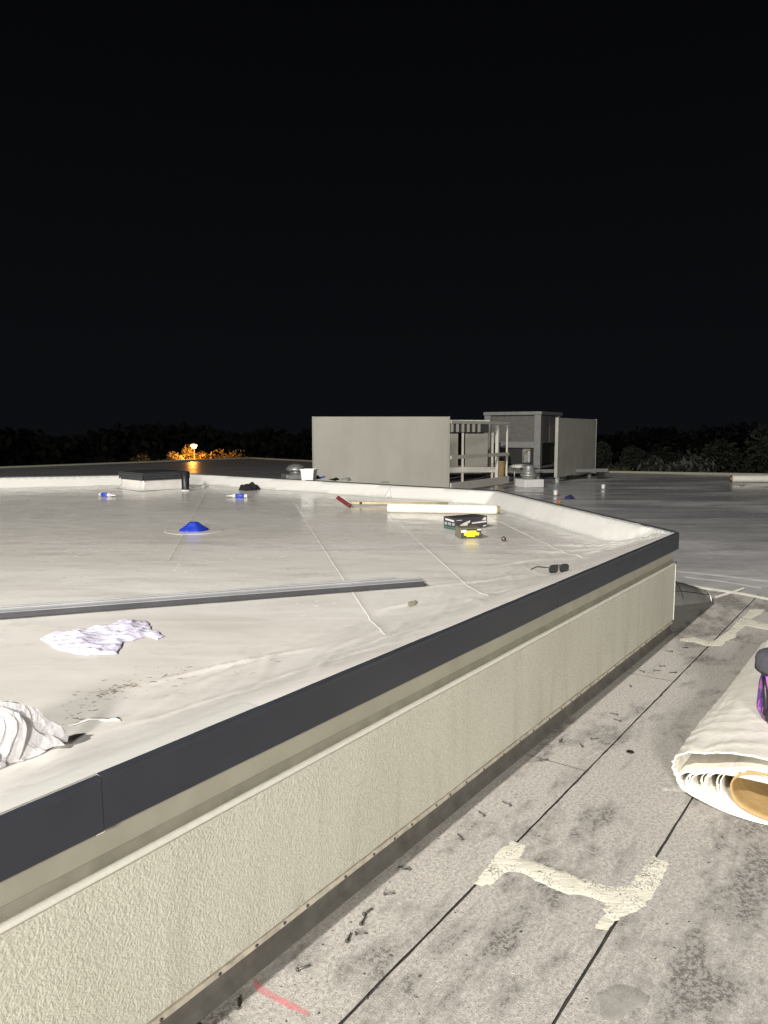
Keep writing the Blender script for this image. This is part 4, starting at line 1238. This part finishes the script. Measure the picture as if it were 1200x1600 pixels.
for k, (px, py, dist, rx, rz, lab) in enumerate((
    (1165, 663, 37, 3.3, 3.2, 'largest dark tree behind the far roll at the right edge'), (1085, 680, 41, 2.6, 2.6, 'dark rounded tree left of the largest tree'),
    (1010, 690, 44, 2.2, 2.4, 'dark low tree behind the middle of the roof edge'), (962, 695, 40, 1.5, 2.2, 'narrow dark tree just right of the streaked screen'),
    (1250, 668, 34, 3.0, 3.2, 'dark tree cut off by the right edge of the view'), (1055, 722, 33, 1.8, 1.6, 'low dark bush at the roof edge before the rounded tree'))):
    x, y, z = tpx(px, py, dist); tree('dark_tree', lab, x, y, z, rx, rz, M['leaf'], 100+k, group='dark trees beyond the roof edge')
x, y, z = tpx(966, 722, 30.5); tree('dry_bush', 'small reddish dry bush at the roof edge beside the streaked screen', x, y, z, .8, .9, M['leaf2'], 130, 1800, .10)

# street lamp and the trees it lights
lx, ly, lz = tpx(303, 697, 47.0)
lp = thing('street_lamp', 'lit orange sodium street lamp among trees beyond the far roof', 'street lamp', (lx, ly, -5))
hz = lz+5
tube('post', [(0, .06, 0), (0, .06, hz*.5), (0, .06, hz-.13)], [.09, .06, .035], M['black'], lp, 10)
tube('arm', [(0, .06, hz-.14), (0, .20, hz-.02), (0, .19, hz+.12), (0, .1, hz+.17)], .02, M['black'], lp, 8)
lathe('hood', [(.20, hz+.10), (.20, hz+.13), (.12, hz+.20), (0, hz+.23)], M['steel'], lp, 16)
lathe('lamp_glass', [(0, hz-.14), (.12, hz-.11), (.19, hz-.02), (.20, hz+.05), (.17, hz+.098)], M['lamp_glow'], lp, 20)
ld = bpy.data.lights.new('street_lamp_light', 'POINT'); ld.energy = 1150; ld.color = (1.0, .38, .06); ld.shadow_soft_size = .2; ld.specular_factor = .25
lo = bpy.data.objects.new('street_lamp_light', ld); link(lo, lp); lo.location = (0, -.45, hz-.25)
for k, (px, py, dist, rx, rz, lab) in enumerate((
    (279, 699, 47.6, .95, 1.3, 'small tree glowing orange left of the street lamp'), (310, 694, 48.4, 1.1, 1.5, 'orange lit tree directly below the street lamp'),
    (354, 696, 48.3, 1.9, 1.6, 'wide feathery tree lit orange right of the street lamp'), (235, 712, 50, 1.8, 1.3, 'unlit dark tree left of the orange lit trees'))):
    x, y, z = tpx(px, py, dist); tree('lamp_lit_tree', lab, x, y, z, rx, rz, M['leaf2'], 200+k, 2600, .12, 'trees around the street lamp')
rd = mesh('parking_lot', [(-40, 44.5, -4.99), (-2, 44.5, -4.99), (-2, 58, -4.99), (-40, 58, -4.99)], [(0, 1, 2, 3)], M['asphalt']); tag(rd, kind='structure')

# ------------------------------------------------------------------ floodlight in line with the wall, and an added fill lamp
def flood(name, label, loc, aim, watts, col, size, cone):
    loc, aim = Vector(loc), Vector(aim)
    t = thing(name, label, 'floodlight', (loc.x, loc.y, -.008), math.atan2(aim.y-loc.y, aim.x-loc.x))
    h = loc.z+.008
    tube('mast', [(0, 0, .5), (0, 0, h*.55), (0, 0, h-.25)], [.06, .05, .035], M['galv'], t, 10)
    for q in (60, 180, 300): tube('leg', [(0, 0, 1.1), (.9*math.cos(R(q)), .9*math.sin(R(q)), .02)], .028, M['paintedmetal'], t, 8)
    pit = math.atan2(loc.z-aim.z, (aim.xy-loc.xy).length)
    MM = Matrix.Translation((0, 0, h)) @ Matrix.Rotation(pit, 4, 'Y')
    box('yoke', (-.22, -.28, -.28), (-.17, .28, -.22), M['steel'], t, .005, 2, MM)
    hd = box('housing', (-.20, -.26, -.20), (-.03, .26, .20), M['steel'], t, .02, 2, MM)
    box('glass', (-.029, -.24, -.18), (-.02, .24, .18), M['flood_glow'], hd, 0, 2, MM)
    d = bpy.data.lights.new(name+'_light', 'SPOT'); d.energy = watts; d.color = col; d.shadow_soft_size = size; d.spot_size = cone; d.spot_blend = .6
    o = bpy.data.objects.new(name+'_light', d); link(o)
    v = (aim-loc).normalized(); o.location = loc + v*(size+.06); o.rotation_euler = v.to_track_quat('-Z', 'Y').to_euler()
k0 = W(-24.0, -.80, 16.0)
flood('light_mast', 'tall tripod floodlight mast standing behind the camera in line with the stucco wall', k0, (1.0, 8.0, .3), KEY_W, (1.0, .965, .905), .10, R(120))
flood('light_mast', 'added fill floodlight, unseen behind the camera, brightening the stucco wall face', (-2.6, -15.2, 5.6), (0.5, 8.0, .6), FILL_W, (1.0, .97, .91), 1.1, R(120))  # unseen lamp added so that the wall face is lit

# ------------------------------------------------------------------ small debris nobody could count
def flecks(name, regions, mat, parent, zf, smin, smax, seed, lift=.0006):
    rnd = random.Random(seed); V = []; Fc = []
    for (x0, y0, x1, y1, z, n, ang, asp) in regions:
        for _ in range(n):
            u = rnd.random(); w_ = rnd.gauss(0, .22)
            p = at(x0+(x1-x0)*u + w_*20, y0+(y1-y0)*u + w_*abs(y1-y0+14), z)
            q = ang+rnd.gauss(0, .5); L = rnd.uniform(smin, smax)*rnd.choice((1, 1, 1, 2.2)); Wd = L*asp*rnd.uniform(.5, 1.3)
            b0 = len(V); k = rnd.choice((5, 6, 7)); bz = zf(p.x, p.y)+lift
            ring = []
            for i in range(k):
                a = 6.283*i/k; r = rnd.uniform(.6, 1.1)
                dx, dy = math.cos(a)*L*r, math.sin(a)*Wd*r
                ring.append((p.x+dx*math.cos(q)-dy*math.sin(q), p.y+dx*math.sin(q)+dy*math.cos(q)))
            V += [(x, y, zf(x, y)+lift) for x, y in ring] + [(p.x, p.y, bz+.0012)]
            for i in range(k): Fc.append((b0+i, b0+(i+1) % k, b0+k))
    o = mesh(name, V, Fc, mat, parent); tag(o, kind='stuff'); return o
flecks('dirt_scuff', [(95, 1108, 300, 1040, ZR, 80, .35, .3), (150, 1090, 210, 1068, ZR, 60, .5, .35), (360, 1062, 440, 1030, ZR, 14, .2, .3), (100, 905, 330, 880, ZR, 22, .1, .2), (380, 905, 640, 870, ZR, 18, .1, .2), (20, 1160, 140, 1120, ZR, 16, .2, .5)],
       plain('dried_mud', (.20, .165, .125), .9, 0, .3, 60), upper, roof_z, .003, .009, 61)
flecks('pale_scrape', [(60, 880, 180, 850, ZR, 16, .2, .12), (230, 900, 560, 850, ZR, 26, .1, .12), (450, 960, 640, 900, ZR, 24, .3, .12), (640, 900, 860, 850, ZR, 24, .6, .12)], M['flash'], upper, roof_z, .006, .02, 62)
flecks('loose_grit', [(420, 1570, 760, 1290, 0, 90, 0, .7), (620, 1600, 900, 1300, 0, 70, 0, .7), (900, 1130, 1080, 1020, 0, 60, 0, .7), (797, 1233, 855, 1261, 0, 60, .6, .4), (960, 1085, 1020, 1104, 0, 50, .6, .4), (880, 1600, 1150, 1380, 0, 60, 0, .7)],
       M['under'], lower, lambda x, y: 0.0, .0014, .0036, 63, .0004)

# wooded skyline far beyond the building
def woods():
    rnd = random.Random(77); V = []; Fc = []
    for i in range(9000):
        x = rnd.uniform(-95, 95); y = 88+rnd.uniform(-5, 9)+abs(x)*.05
        topz = 1.6 + 1.6*fbm((x*.06, 3, 0)) + 1.1*fbm((x*.25, 9, 0)) + .5*fbm((x*.8, 2, 0))
        z = topz - abs(rnd.gauss(0, 1.6))
        u = Vector((rnd.gauss(0, 1), rnd.gauss(0, 1), rnd.gauss(0, 1))).normalized(); w_ = u.orthogonal().normalized(); s_ = rnd.uniform(.25, .75); p = Vector((x, y, z)); b0 = len(V)
        V += [p-u*s_, p-w_*s_*.6, p+u*s_, p+w_*s_*.6]; Fc.append((b0, b0+1, b0+2, b0+3))
    for i in range(60):       # hidden mass of the wood below its edge
        x = -96+i*3.25; b0 = len(V); y = 96+abs(x)*.05; y2 = 96+abs(x+3.25)*.05
        h1 = 1.0 + 1.6*fbm((x*.06, 3, 0)); h2 = 1.0 + 1.6*fbm(((x+3.25)*.06, 3, 0))
        V += [(x, y, -5), (x+3.25, y2, -5), (x+3.25, y2, h2), (x, y, h1)]; Fc.append((b0, b0+1, b0+2, b0+3))
    o = mesh('distant_woods', V, Fc, m_leaf('far_leaves', (.010, .011, .009))); tag(o, kind='stuff')
woods()
